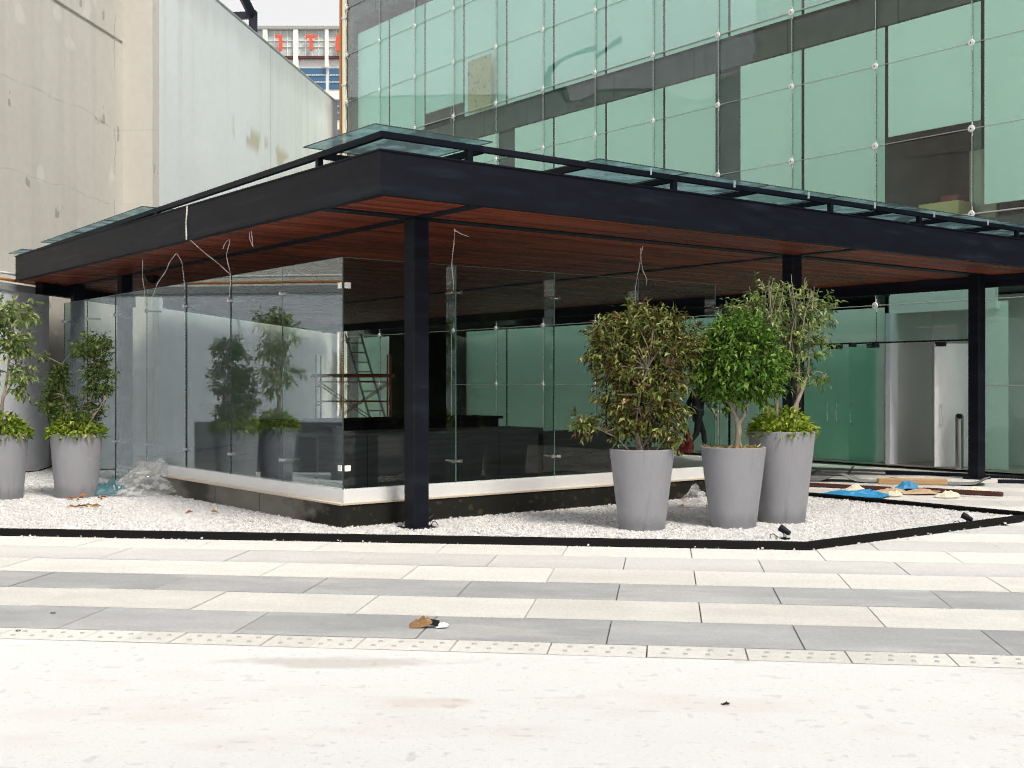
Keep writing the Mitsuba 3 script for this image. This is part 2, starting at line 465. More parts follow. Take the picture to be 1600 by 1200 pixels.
trng = np.random.default_rng(3)
inv_str = np.linalg.inv(M_STR)
if block.geom_type != 'Polygon':
    block = max(block.geoms, key=lambda g: g.area)
blk = Polygon([(inv_str @ np.array([x, y, 0, 1]))[:2] for x, y in block.exterior.coords])
for row in range(-1, 19):
    w0 = 7.305 + 0.735 * row if row >= 0 else 6.99
    w1 = 7.305 + 0.735 * (row + 1)
    off = -0.36 - 0.59 * (row % 2)
    step = 1.19
    for k in range(-14, 16):
        if row < 0:
            v0, v1 = -0.11 + 0.585 * k, -0.11 + 0.585 * (k + 1)
        else:
            v0, v1 = off + step * k, off + step * (k + 1)
        c = street((v0 + v1) / 2, (w0 + w1) / 2)
        if not in_view(c[0], c[1], 140):
            continue
        q = np.array([(c[0] - OX) * CT + (c[1] - OY) * ST_, (c[1] - OY) * CT - (c[0] - OX) * ST_])
        if q[0] > 14.2:
            continue
        tile = sbox(v0 + 0.005, w0 + 0.005, v1 - 0.005, w1 - 0.005)
        if tile.intersects(blk):
            tile = tile.difference(blk)
            if tile.geom_type == 'MultiPolygon':
                tile = max(tile.geoms, key=lambda g: g.area)
            if tile.is_empty or tile.area < 0.02:
                continue
        dz = trng.uniform(-0.002, 0.002)
        m = extrude(tile, -0.045, dz)
        if row < 0:
            key = numbered('pavement__tactile_slab')
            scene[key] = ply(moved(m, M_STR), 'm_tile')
            studs = []
            for i in range(4):
                for j in range(2):
                    s = lathe([(0.0, 0.006), (0.013, 0.006), (0.017, 0.0), (0.017, -0.002)], 8)
                    s.apply_translation([v0 + 0.585 * (0.17 + 0.22 * i) + (0.02 if j else 0), w0 + 0.1 + 0.115 * j, dz])
                    studs.append(s)
            put(key + '__stud', cat(studs), 'm_capgrey', frame=M_STR)
            labels[key + '__stud'] = {'kind': 'stuff'}
        else:
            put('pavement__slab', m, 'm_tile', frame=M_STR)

# gravel: a bed sheet and loose pebbles as one mass
grng = np.random.default_rng(11)
sheet = extrude(BED, -0.04, 0.012)
minx, miny, maxx, maxy = BED.bounds
N = 330000
px, py = grng.uniform(minx, maxx, N), grng.uniform(miny, maxy, N)
ok = contains_xy(BED.buffer(-0.02), px, py) & (px > -0.475 * py) & (px < 0.47 * py)
# pebbles under the pots are not needed
px, py = px[ok], py[ok]
n = len(px)
octa = np.array([[1, 0, 0], [0, 1, 0], [-1, 0, 0], [0, -1, 0], [0, 0, 1], [0, 0, -1.0]])
ofs = np.array([[0, 1, 4], [1, 2, 4], [2, 3, 4], [3, 0, 4], [1, 0, 5], [2, 1, 5], [3, 2, 5], [0, 3, 5]])
sx, sy = [], []
for e0, e1, m_ in ((street(-8.5, EDGE_W), corner, 80), (corner, pav(7.5, -2.49), 40)):
    uu = grng.random(m_)
    nrm = np.array([(e1 - e0)[1], -(e1 - e0)[0]]) / np.linalg.norm((e1 - e0)[:2])
    off_ = 0.03 + grng.exponential(0.10, m_)
    sx += list(e0[0] + uu * (e1 - e0)[0] + nrm[0] * off_)
    sy += list(e0[1] + uu * (e1 - e0)[1] + nrm[1] * off_)
px, py = np.r_[px, sx], np.r_[py, sy]
n = len(px)
size = grng.uniform(0.007, 0.0155, n) * np.where(grng.random(n) < 0.08, 1.5, 1)
v = octa[None] * grng.uniform(0.7, 1.25, (n, 6, 1))
rot = np.linalg.qr(grng.normal(size=(n, 3, 3)))[0]
v = np.einsum('nij,nkj->nki', rot, v) * size[:, None, None] * np.array([1, 1, 0.8])
v += np.stack([px, py, 0.012 + size * grng.uniform(0.0, 0.7, n)], -1)[:, None]
f = (np.arange(n)[:, None, None] * 6 + ofs[None]).reshape(-1, 3)
flip = np.linalg.det(rot) < 0
f = f.reshape(n, 8, 3)
f[flip] = f[flip][:, :, ::-1]
pebbles = trimesh.Trimesh(v.reshape(-1, 3), f.reshape(-1, 3), process=False)
put('gravel', cat([sheet, pebbles]), 'm_gravel')
labels['gravel'] = {'label': 'bed of white marble gravel around the pavilion', 'category': 'gravel', 'kind': 'stuff'}


def edging(name, p, q, label, h=0.075):
    t = thing(name, label, 'edging', 'black steel strips edging the gravel')
    d = (q - p)[:2]
    L = np.linalg.norm(d)
    m = cat([cbx(0, L, -0.006, 0.006, -0.04, h, 0.003), cbx(0, L, 0.0061, 0.06, h - 0.012, h, 0.003)])
    ang = math.atan2(d[1], d[0])
    r = trimesh.transformations.rotation_matrix(ang, [0, 0, 1])
    r[:2, 3] = p[:2]
    put(t + '__angle_bar', m, 'm_kerb', frame=r)
    return t


edging('gravel_edging', street(-14.5, EDGE_W), corner, 'long black steel edging along the front of the gravel bed')
edging('gravel_edging', corner, pav(7.5, -2.49), 'black steel edging on the slanting right front of the gravel')
edging('gravel_edging', pav(7.5, -2.47), pav(7.5, 1.7), 'black steel edging behind the gravel, beside the timber debris')

# ------------------------------------------------------------------ left walls


def kbx(v0, v1, w0, w1, z0, z1):
    return bx(KW * v0, KW * v1, KW * w0, KW * w1, max(0.0, 1.6 + (z0 - 1.6) * KW), 1.6 + (z1 - 1.6) * KW)


t = thing('concrete_wall', 'tall beige weathered concrete wall rising behind the left planters', 'wall', kind='thing')
put(t + '__lower_panel', kbx(-12.3, -11.45, 1.0, 24.1, -1.0, 8.78), 'm_beige', frame=M_STR)
put(t + '__upper_panel', kbx(-12.3, -11.45, 1.0, 24.1, 8.86, 15.0), 'm_beige', frame=M_STR)
put(t + '__groove', kbx(-12.2, -11.50, 1.0, 24.09, 8.781, 8.859), 'm_beige', frame=M_STR)
put(t + '__return', kbx(-11.95, -10.79, 24.1, 24.43, -1.0, 15.0), 'm_beige', frame=M_STR)
t = thing('rendered_annex', 'low lavender grey rendered block at the foot of the beige concrete wall', 'wall', kind='thing')
put(t + '__render', bx(-14.85, -11.30, 1.0, 20.75, 0.0, 3.32), 'm_lavender', frame=M_STR)
put(t + '__dado', bx(-11.30, -11.28, 1.0, 17.6, 0.0, 0.9), 'm_dado', frame=M_STR)
put(t + '__top_strip', bx(-11.31, -11.27, 1.0, 20.77, 3.2, 3.325), 'm_capgrey', frame=M_STR)  # added darker strip, stands for the shadow line under the conduits
labels[t + '__dado'] = {'label': 'dark grey painted dado along the wall foot'}
t = thing('white_wall', 'white plastered wall with brown stains behind the beige concrete wall', 'wall', kind='thing')
put(t + '__plaster', kbx(-11.7, -10.79, 24.43, 38.45, -1.0, 10.86), 'm_whitewall', frame=M_STR)
put(t + '__top_strip', kbx(-11.72, -10.77, 24.43, 38.47, 10.86, 10.905), 'm_capgrey', frame=M_STR)
for nm, mt, zz, lab in (('conduit', 'm_white', 3.50, 'white conduit running along the top of the lavender wall'), ('conduit', 'm_orange', 3.39, 'orange conduit just under the white one on the lavender wall')):
    k = put(nm, tube([street(-11.33, 1.0, zz), street(-11.33, 20.7, zz)], 0.026, 8), mt, smooth=True)
    labels[k] = {'label': lab, 'category': 'pipe'}
t = thing('steel_gantry', 'dark purple steel portal standing on top of the white wall', 'gantry')
put(t + '__post', kbx(-11.12, -10.94, 30.9, 31.08, 10.91, 11.62), 'm_purple', frame=M_STR)
put(t + '__beam', kbx(-13.2, -11.12, 30.92, 31.06, 11.42, 11.6), 'm_purple', frame=M_STR)
put(t + '__rafter', tube([street(-11.05 * KW, 31.0 * KW, 11.8), street(-11.05 * KW, 28.2 * KW, 12.9)], 0.14, 4), 'm_purple')
put(t + '__lamp', lathe([(0.0, 0.0), (0.15, 0.0), (0.15, 0.12), (0.06, 0.2), (0, 0.2)], 14), 'm_capgrey', frame=M_STR @ trimesh.transformations.translation_matrix([-11.4 * KW, 31.0 * KW, 11.45]))

# ------------------------------------------------------------------ distant white building with letters
t = thing('distant_tower', 'distant white office block with red rooftop letters seen through the gap', 'building')
DZ = 80.0


def far(px_, py_):
    return (px_ - 800) / 1862 * DZ, 1.6 + (598 - py_) / 1862 * DZ


def frect(x0, x1, y0, y1, front, back):
    X0, Z1 = far(x0, y0)
    X1, Z0 = far(x1, y1)
    return bx(X0, X1, DZ + front, DZ + back, Z0, Z1)


put(t + '__wall', frect(300, 660, 46, 660, 0.35, 8.0), 'm_tower')
put(t + '__roof_cap', frect(298, 662, 41.5, 46, -0.15, 8.2), 'm_capgrey')
for x0, x1 in ((330, 340), (411, 418), (458.5, 466), (508, 513.5), (560, 567), (610, 616)):
    put(t + '__pillar', frect(x0, x1, 46.2, 105, -0.1, 0.345), 'm_tower')
for x0, x1 in ((340, 411), (418, 458.5), (466, 508), (513.5, 560), (567, 610)):
    g = put(t + '__roof_window', frect(x0 + .2, x1 - .2, 46.3, 87.5, 0.22, 0.34), 'm_paleglass')
    for i in range(1, 4):
        xm = x0 + (x1 - x0) * i / 4
        put(g + '__glazing_bar', frect(xm - .4, xm + .4, 46.4, 87, 0.14, 0.219), 'm_tower')
    put(g + '__glazing_bar', frect(x0 + .3, x1 - .3, 62, 62.8, 0.12, 0.218), 'm_tower')
    put(g + '__glazing_bar', frect(x0 + .3, x1 - .3, 72, 72.6, 0.12, 0.218), 'm_tower')
    put(g + '__sill', frect(x0 + .1, x1 - .1, 87.8, 91, -0.05, 0.34), 'm_maroon')
for y0, y1 in ((105, 138), (154, 186), (201, 234), (250, 282), (298, 330), (346, 378)):
    for x0, x1 in ((330, 378), (384, 416), (422, 462), (467, 508), (513.5, 553), (560, 600)):
        g = put(t + '__window', frect(x0, x1, y0, y1, 0.28, 0.345), 'm_blueglass')
        for i in (1, 2):
            ym = y0 + (y1 - y0) * i / 3
            put(g + '__glazing_bar', frect(x0, x1, ym - .5, ym + .5, 0.2, 0.279), 'm_tower')
I_ = Polygon([(0.34, 0), (0.62, 0.06), (0.62, 1), (0.0, 1), (0.05, 0.84), (0.34, 0.84)])
T_ = Polygon([(0.38, 0.06), (0.62, 0), (0.62, 0.85), (0.86, 0.85), (0.88, 0.72), (0.96, 0.72), (0.96, 1), (0.04, 1), (0.04, 0.72), (0.12, 0.72), (0.14, 0.85), (0.38, 0.85)])
E_ = Polygon([(0, 0), (0.8, 0), (0.8, 0.18), (0.26, 0.18), (0.26, 0.42), (0.6, 0.42), (0.6, 0.58), (0.26, 0.58), (0.26, 0.84), (0.72, 0.84), (0.74, 0.74), (0.82, 0.74), (0.82, 1), (0.0, 1)])
for poly, x0 in ((I_, 430.5), (T_, 477.5), (E_, 525.5)):
    X0, Z0 = far(x0, 81.5)
    m = trimesh.creation.extrude_polygon(poly, 0.15, engine='earcut')
    m.apply_scale([0.80, 1.08, 1])
    m = moved(m, np.array([[1, 0, 0, X0], [0, 0, -1, DZ - 0.15], [0, 1, 0, Z0], [0, 0, 0, 1.0]]))
    put(t + '__letter', m, 'm_red')

# ------------------------------------------------------------------ glass office building (facade plane a = 13.9)
FA = 13.9
t = OB = thing('office_building', 'green glass office building with point fixed panes behind the canopy', 'building')
SE = [2.24 + 2.04 * k for k in range(-2, 12)]
ROWS = [0.0, 1.55, 3.1, 4.65, 6.2, 7.75, 9.3, 10.85, 12.4, 13.95, 15.5]
frng = np.random.default_rng(21)


def pane_sheet(a, b0, b1, z0, z1, amp):
    k1, k2, k3 = frng.uniform(-1, 1, 3)
    return grid_sheet([a, b0, z0], [0, b1 - b0, 0], [0, 0, z1 - z0], 6, 6,
                      lambda u, v: amp * ((u - u * u) * (v - v * v) * 16 * k1 + 0.5 * k2 * np.sin(math.pi * 2 * u) * np.sin(math.pi * v) + 0.4 * k3 * np.sin(math.pi * u) * np.sin(math.pi * 3 * v)))


for i in range(len(SE) - 1):
    b0, b1 = SE[i], SE[i + 1]
    for r in range(len(ROWS) - 1):
        z0, z1 = ROWS[r], ROWS[r + 1]
        if b0 > 18.5 and b1 < 22.7 and r < 2:
            continue
        if i in (2, 3) and r < 2:          # the doors
            if r == 1:
                put(t + '__pane', pane_sheet(FA, b0 + .006, b1 - .006, 2.40, z1 - .005, 0.002), 'm_facade', smooth=True, frame=M_PAV)
            continue
        put(t + '__pane', pane_sheet(FA, b0 + .006, b1 - .006, z0 + .005, z1 - .005, frng.choice([0.010, 0.020, 0.030])), 'm_facade' if z0 < 9 else 'm_facadetop', smooth=True, frame=M_PAV)
# seams, fins
for b in SE:
    lo = 0.0
    if abs(b - 4.28) < .1:
        lo = 2.4
    if abs(b - 20.6) < .1:
        lo = 3.1
    put(t + '__joint', bx(FA - .004, FA + .006, b - .005, b + .005, lo, 15.5), 'm_joint', frame=M_PAV)
    put(t + '__fin', quad([FA + .01, b, max(lo, 3.12)], [FA + .27, b, max(lo, 3.12)], [FA + .27, b, 15.5], [FA + .01, b, 15.5]), 'm_fin', frame=M_PAV)
for z in ROWS[1:-1]:
    for s0, s1 in (((SE[0], 2.24), (6.32, SE[-1])) if z < 2 else ((SE[0], SE[-1]),)):
        if z < 2:
            s1 = min(s1, 18.55)
        put(t + '__tie_rod', tube([[FA - .035, s0, z], [FA - .035, s1, z]], 0.009 if z != 9.3 and z != 4.65 else 0.018, 6), 'm_rod', smooth=True, frame=M_PAV)
for b in SE[1:-1]:
    put(t + '__tie_rod', tube([[FA - .035, b, 3.1 if 2 < b < 6.5 or 18 < b < 22.5 else 0.0], [FA - .035, b, 15.4]], 0.008, 6), 'm_rod', smooth=True, frame=M_PAV)
disc = lathe([(0, 0.075), (0.016, 0.075), (0.018, 0.068), (0.060, 0.066), (0.066, 0.058), (0.066, 0.045), (0.022, 0.040), (0.022, -0.02), (0, -0.02)], 20)
bolt = lathe([(0, 0.082), (0.013, 0.082), (0.015, 0.0755), (0, 0.0755)], 8)
arm = cat([tube([[0, 0, 0.02], [0.13 * x, 0.13 * y, 0.02]], 0.012, 6) for x, y in ((1, 0), (-1, 0), (0, 1), (0, -1))])
S_disc, S_bolt, S_arm = ply(disc, 'm_disc', smooth=40), ply(bolt, 'm_black'), ply(arm, 'm_chrome', smooth=40)
toface = np.array([[0, 0, -1, 0], [1, 0, 0, 0], [0, 1, 0, 0], [0, 0, 0, 1.0]])
for b in SE:
    for z in ROWS[1:-1]:
        if z < 2 and (2 < b < 6.5 or 18.5 < b < 22.5):
            continue
        m = M_PAV @ trimesh.transformations.translation_matrix([FA, b, z]) @ toface
        k = put_at(t + '__spider_fitting', S_disc, m)
        put_at(k + '__bolt', S_bolt, m)
        put_at(k + '__arm', S_arm, m)
# blinds behind the panes
for i in range(len(SE) - 1):
    b0, b1 = SE[i], SE[i + 1]
    e0, e1 = b0 + .06, b1 - .02
    for c in (0.05, 8.08, 16.2):
        if e0 < c < e1:
            e1 = c - .03
        elif e0 < c + .72 < e1:
            e0 = c + .72
    lo = 6.42 if i == 2 else 4.86
    put(t + '__blind', bx(14.25, 14.262, e0, e1, lo, 8.60), 'm_blind', frame=M_PAV)
    e0, e1 = b0 + .06, b1 - .02
    lo = 9.78 if 18.4 < b0 < 18.7 else 9.34
    put(t + '__blind', bx(14.25, 14.262, e0, e1, lo, 13.15), 'm_blind', frame=M_PAV)
    if i not in (0, 1, 2) and not (b0 > 18.5 and b1 < 22.7):
        put(t + '__blind', bx(14.25, 14.262, e0, e1, 0.03, 3.08), 'm_blind', frame=M_PAV)
    elif i == 1:
        put(t + '__blind', bx(14.25, 14.262, 1.76, 2.2, 0.03, 3.08), 'm_blind', frame=M_PAV)
for c in (0.05, 8.08, 16.2, 24.0):
    put(t + '__column', bx(14.27, 14.95, c, c + 0.7, 3.2, 8.55), 'm_slab', frame=M_PAV)
    put(t + '__column', bx(14.30, 14.95, c, c + 0.7, 9.31, 15.4), 'm_slab', frame=M_PAV)
put(t + '__floor_slab', bx(14.32, 19.0, -2.2, 24.6, 8.66, 9.29), 'm_slab', frame=M_PAV)
put(t + '__floor_slab', bx(14.32, 19.0, -2.2, 24.6, 3.35, 4.62), 'm_slab', frame=M_PAV)
put(t + '__floor_slab', bx(14.02, 19.0, -2.2, 24.6, 13.5, 13.9), 'm_slab', frame=M_PAV)
put(t + '__back_wall', bx(18.0, 18.3, -2.2, 24.6, 0.0, 16.0), 'm_slab', frame=M_PAV)
put(t + '__side_wall', bx(14.0, 18.0, 24.61, 24.9, 0.0, 16.0), 'm_slab', frame=M_PAV)
put(t + '__side_wall', bx(14.0, 18.0, -2.6, -2.25, 0.0, 16.0), 'm_slab', frame=M_PAV)
put(t + '__partition', bx(14.4, 17.9, 4.45, 4.6, 4.62, 8.6), 'm_slab', frame=M_PAV)
put(t + '__partition', bx(14.4, 17.9, -0.9, -0.75, 4.62, 8.6), 'm_slab', frame=M_PAV)
put(t + '__side_wall', bx(FA, 18.0, -34.0, -2.61, 0.0, 16.0), 'm_black', frame=M_PAV)  # added unseen black wall, keeps the reflections in the front glass dark
put(t + '__roof', bx(FA - .05, 19.0, -2.6, 24.9, 16.0, 16.5), 'm_slab', frame=M_PAV)
put(t + '__ground_floor', bx(14.0, 18.0, -2.2, 24.6, 0.0, 0.02), 'm_floor', frame=M_PAV)
put(t + '__door_pier', bx(14.0, 14.35, 18.45, 18.6, 0.0, 3.1), 'm_black', frame=M_PAV)
# plywood sheet in place of a pane, and things in the room with the raised blind
k = put('plywood_sheet', bx(14.06, 14.08, 17.02, 18.12, 9.32, 10.82), 'm_plywood', frame=M_PAV)
labels[k] = {'label': 'knotty plywood sheet standing behind the upper green glass panes', 'category': 'board'}
k = put('cardboard_box', cbx(14.5, 15.1, 2.9, 3.75, 4.63, 5.05), 'm_boxyellow', frame=M_PAV)
labels[k] = {'label': 'yellow cardboard box on the office floor under the half raised blind', 'category': 'box'}
k = put('leaning_board', bx(15.3, 15.36, 2.6, 3.15, 4.63, 6.1), 'm_ledge', frame=M_PAV)
labels[k] = {'label': 'brown board standing behind the yellow box in the upper office', 'category': 'board'}
k = put('red_case', cbx(14.55, 14.95, 2.95, 3.3, 5.052, 5.16), 'm_redblack', frame=M_PAV)
labels[k] = {'label': 'dark red flat case lying on the yellow cardboard box', 'category': 'case'}

# entrance: vestibule, doors
put(t + '__portal_lintel', bx(14.15, 14.25, 1.95, 4.15, 2.95, 3.34), 'm_white', frame=M_PAV)
put(t + '__portal_jamb', bx(14.0, 14.25, 4.04, 4.15, 0.0, 2.949), 'm_jamb', frame=M_PAV)
put(t + '__portal_wall', bx(15.6, 15.7, 1.4, 5.0, 0.02, 3.3), 'm_vestibule', frame=M_PAV)
put(t + '__portal_wall', bx(14.26, 15.59, 4.15, 4.25, 0.02, 3.3), 'm_vestibule', frame=M_PAV)
k = put(t + '__card_reader', cbx(15.57, 15.60, 3.95, 4.03, 1.2, 1.34, 0.004), 'm_black', frame=M_PAV)


def handle_mesh(z0=0.82, z1=1.20):
    return tube([[0, 0, z0], [-.05, 0, z0], [-.06, 0, z0 + .02], [-.06, 0, z1 - .02], [-.05, 0, z1], [0, 0, z1]], 0.013, 8)


def door(b0, b1, a, ang, mt, hb, hinge_b):
    """A leaf from b0 to b1 in the facade plane, swung by ang about hinge_b, with a bar handle at hb."""
    r = M_PAV @ trimesh.transformations.translation_matrix([a, hinge_b, 0]) @ trimesh.transformations.rotation_matrix(ang, [0, 0, 1]) @ trimesh.transformations.translation_matrix([0, -hinge_b, 0])
    d = numbered(OB + '__door')
    scene[d] = ply(moved(bx(-.006, .006, b0 + .004, b1 - .004, 0.03, 2.33), r), mt)
    put(d + '__handle', moved(handle_mesh(), trimesh.transformations.translation_matrix([-.006, hb, 0])), 'm_chrome', smooth=40, frame=r)
    put(d + '__patch_fitting', bx(-.02, .02, b0 + .02, b0 + .22, 2.28, 2.36), 'm_steel', frame=r)
    put(d + '__patch_fitting', bx(-.02, .02, b1 - .22, b1 - .02, 2.28, 2.36), 'm_steel', frame=r)
    return d


door(5.30, 6.32, FA, 0, 'm_facade', 5.40, 6.32)
door(4.28, 5.30, FA, 0, 'm_facade', 5.18, 4.28)
door(3.22, 4.22, FA, math.radians(-88), 'm_facade', 3.36, 4.22)
wd = door(2.50, 3.40, 14.66, math.radians(52), 'm_door', 3.28, 2.50)
labels[wd] = {'label': 'white door leaf standing open in the entrance'}
put(t + '__transom_rail', bx(FA - .02, FA + .02, 2.24, 6.32, 2.365, 2.395), 'm_steel', frame=M_PAV)

# pipes at the left end of the facade
k = put('drain_pipe', tube([pav(13.85, 24.82, 0.0), pav(13.85, 24.82, 16.0)], 0.075, 12), 'm_cream', smooth=40)
labels[k] = {'label': 'cream vertical pipe at the left end of the glass facade', 'category': 'pipe'}
for zz in (3.0, 5.2, 7.4, 9.3, 11.4, 13.6):
    put(k + '__bracket', tube([pav(13.85, 24.82, zz), pav(13.85, 24.82, zz + .05)], 0.10, 12), 'm_chrome', smooth=40)
k = put('rusty_pipe', tube([pav(13.85, 25.03, 0.0), pav(13.85, 25.03, 16.0)], 0.06, 12), 'm_orange', smooth=40)
labels[k] = {'label': 'orange rusty vertical pipe next to the cream pipe beside the facade', 'category': 'pipe'}

# ------------------------------------------------------------------ canopy
t = CAN = thing('canopy', 'black steel canopy with reddish wooden ceiling over the glass pavilion', 'canopy')
ZB, ZT = 3.39, 3.82
inv_pav = np.linalg.inv(M_PAV)


def to_pav(p):
    return (inv_pav @ np.array([p[0], p[1], 0, 1]))[:2]


wl0, wl1 = to_pav(street(-11.28, 20.5)), to_pav(street(-10.9, 37.8))
bE = wl0[1] + (0 - wl0[0]) * (wl1[1] - wl0[1]) / (wl1[0] - wl0[0])
AE = 12.66
ROOF = Polygon([(0, 0), (AE, 0), (AE, 24.2), tuple(to_pav(street(-10.75, 37.6))), tuple(to_pav(street(-10.75, 24.0))), tuple(to_pav(street(-11.28, 23.9))), (0.0, bE)])


def channel(L):
    """A steel channel along x from 0 to L, its web on the y = 0 side, flanges inwards with a small proud lip."""
    return cat([bx(0, L, 0.0, 0.012, ZB + .016, ZT - .016), bx(-0.012, L, -0.014, 0.10, ZB, ZB + .0155), bx(-0.012, L, -0.014, 0.10, ZT - .0155, ZT)])


put(t + '__fascia_beam', channel(AE), 'm_steel', frame=M_PAV)
m = channel(bE)
m.apply_transform(np.array([[0, 1, 0, 0], [1, 0, 0, 0], [0, 0, 1, 0], [0, 0, 0, 1.0]]))
m.invert()
put(t + '__fascia_beam', m, 'm_steel', frame=M_PAV)
put(t + '__end_beam', bx(AE, AE + .08, -0.016, 24.2, 3.20, ZT), 'm_steel', frame=M_PAV)
p0, p1 = to_pav(street(-11.26, 21.0)), to_pav(street(-11.26, 23.9))
put(t + '__wall_beam', bx(-11.26, -11.12, 20.2, 24.0, 3.2, ZT - .1), 'm_steel', frame=M_STR)
put(t + '__wall_beam', bx(-10.74, -10.6, 24.5, 37.8, 3.2, ZT - .1), 'm_steel', frame=M_STR)
put(t + '__roof_slab', extrude(ROOF.buffer(-0.105), 3.46, 3.79), 'm_steel', frame=M_PAV)
ck = put(t + '__ceiling', extrude(ROOF.buffer(-0.03), 3.43, 3.458), 'm_black', frame=M_PAV)
wr = np.random.default_rng(5)
far_planks = []
row = 0
b = 0.12
while b < 24:
    for a0, a1 in ((0.03, 1.13), (1.29, 7.48), (7.64, AE - .04)):
        if 1.10 < b + .075 < 1.32:
            continue
        pl = sbox(a0, b + .004, a1, b + .146).intersection(ROOF.buffer(-0.03))
        if pl.is_empty or pl.geom_type != 'Polygon' or pl.area < 0.02:
            continue
        x0, y0, x1, y1 = pl.bounds
        dz = wr.uniform(-0.004, 0.004)
        mm = bx(x0, x1, y0, y1, 3.402 + dz, 3.425) if abs(pl.area - (x1 - x0) * (y1 - y0)) < 1e-6 else extrude(pl, 3.402 + dz, 3.425)
        if b < 12.2:
            put(ck + '__plank', mm, 'm_wood', frame=M_PAV)
        else:
            far_planks.append(mm)
    b += 0.15
labels[put(ck + '__far_planking', cat(far_planks), 'm_wood', frame=M_PAV)] = {'kind': 'stuff'}
for a in (1.21, 7.56):
    put(t + '__soffit_beam', bx(a - .075, a + .075, .02, 1.10, 3.388, 3.43), 'm_steel', frame=M_PAV)
    put(t + '__soffit_beam', bx(a - .075, a + .075, 1.34, 20.0 if a > 5 else 13.0, 3.388, 3.43), 'm_steel', frame=M_PAV)
put(t + '__soffit_beam', bx(0.03, AE - .04, 1.11, 1.33, 3.386, 3.43), 'm_steel', frame=M_PAV)
for a, b in ((1.225, 1.24), (7.56, 1.22), (12.32, 1.22), (1.22, 10.15), (1.22, 12.6)):
    put(t + '__column', cat([cbx(a - .10, a + .10, b - .10, b + .10, 0.01, 3.387, 0.01), bx(a - .16, a + .16, b - .16, b + .16, 0.0, 0.03)]), 'm_steel', frame=M_PAV)
# tube frame on the roof with loose glass panes on it
zf = 4.0


def fall(b):
    return zf - 0.0135 * b


put(t + '__roof_rail', bx(0.03, AE, 0.03, 0.09, zf - .06, zf), 'm_steel', frame=M_PAV)
m = bx(0.03, 0.09, 0.0905, bE - .2, -.06, 0.0)
m.vertices[:, 2] += fall(m.vertices[:, 1])
put(t + '__roof_rail', m, 'm_steel', frame=M_PAV)
put(t + '__roof_rail', bx(0.1, AE, 1.27, 1.33, zf - .075, zf - .015), 'm_steel', frame=M_PAV)
a = 1.26
while a < AE:
    put(t + '__cross_tube', bx(a - .03, a + .03, 0.0915, 1.269, zf - .065, zf - .005), 'm_steel', frame=M_PAV)
    a += 1.4
for a in (1.08, 4.0, 6.9, 8.9, 11.5):
    put(t + '__roof_post', bx(a - .03, a + .03, 0.031, 0.089, ZT, zf - .061), 'm_steel', frame=M_PAV)
for b in (1.30, 5.7, 10.1):
    put(t + '__roof_post', bx(0.031, 0.089, b - .03, b + .03, ZT, fall(b) - .065), 'm_steel', frame=M_PAV)
def pane_edge(k, a0, a1, b0, b1, zs):
    e = .006
    put(k + '__edge', cat([tube([[x0, y0, zs(y0)], [x1, y1, zs(y1)]], e, 4) for x0, y0, x1, y1 in ((a0, b0, a1, b0), (a1, b0, a1, b1), (a1, b1, a0, b1), (a0, b1, a0, b0))]), 'm_joint', frame=M_PAV)


k = put(t + '__roof_pane', quad([-.15, -.15, zf + .01], [1.22, -.15, zf + .01], [1.22, 1.25, zf + .01], [-.15, 1.25, zf + .01]), 'm_roofglass', frame=M_PAV)
labels[k] = {'label': 'teal glass pane laid over the front corner'}
pane_edge(k, -.15, 1.22, -.15, 1.25, lambda y: zf + .01)
a = 2.66
while a < AE - .6:
    k = put(t + '__roof_pane', quad([a, -.14, zf + .01], [a + 1.385, -.14, zf + .01], [a + 1.385, 1.25, zf + .01], [a, 1.25, zf + .01]), 'm_roofglass', frame=M_PAV)
    pane_edge(k, a, a + 1.385, -.14, 1.25, lambda y: zf + .01)
    put(t + '__pane_clip', bx(a + .9, a + .91, -.02, 0.0, zf - .05, zf + .03), 'm_white', frame=M_PAV)
    a += 1.4
for b0, b1 in ((5.76, 7.22), (7.25, 8.7), (8.73, 10.2), (11.3, bE - .1)):
    m = quad([-.14, b0, .01], [1.2, b0, .01], [1.2, b1, .01], [-.14, b1, .01])
    m.vertices[:, 2] += fall(m.vertices[:, 1])
    k = put(t + '__roof_pane', m, 'm_roofglass', frame=M_PAV)
    pane_edge(k, -.14, 1.2, b0, b1, lambda y: fall(y) + .01)
k = put('dome_camera', moved(lathe([(0, -0.13), (0.05, -0.12), (0.085, -0.08), (0.095, -0.03), (0.11, -0.03), (0.11, 0.0), (0, 0)], 20), trimesh.transformations.translation_matrix([1.6, 9.9, 3.40])), 'm_black', smooth=40, frame=M_PAV)
labels[k] = {'label': 'black dome camera on the wooden ceiling beside the left column', 'category': 'camera'}

# ------------------------------------------------------------------ plinth, glass screens
t = thing('concrete_plinth', 'dark stained concrete plinth carrying the glass pavilion', 'plinth')
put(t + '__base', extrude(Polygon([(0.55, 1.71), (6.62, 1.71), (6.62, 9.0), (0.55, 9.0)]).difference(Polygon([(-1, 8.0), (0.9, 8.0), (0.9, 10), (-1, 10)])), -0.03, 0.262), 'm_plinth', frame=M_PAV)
put(t + '__ledge', bx(0.53, 6.62, 1.69, 1.80, 0.2622, 0.282), 'm_ledge', frame=M_PAV)
put(t + '__ledge', bx(0.53, 0.66, 1.8005, 7.95, 0.2622, 0.282), 'm_ledge', frame=M_PAV)
labels[t + '__ledge'] = {'label': 'raw plywood strip on the plinth edge'}
put(t + '__curb', bx(0.60, 6.60, 1.74, 1.86, 0.2825, 0.425), 'm_curb', frame=M_PAV)
put(t + '__curb', bx(0.60, 0.70, 1.8605, 7.9, 0.2825, 0.425), 'm_curb', frame=M_PAV)
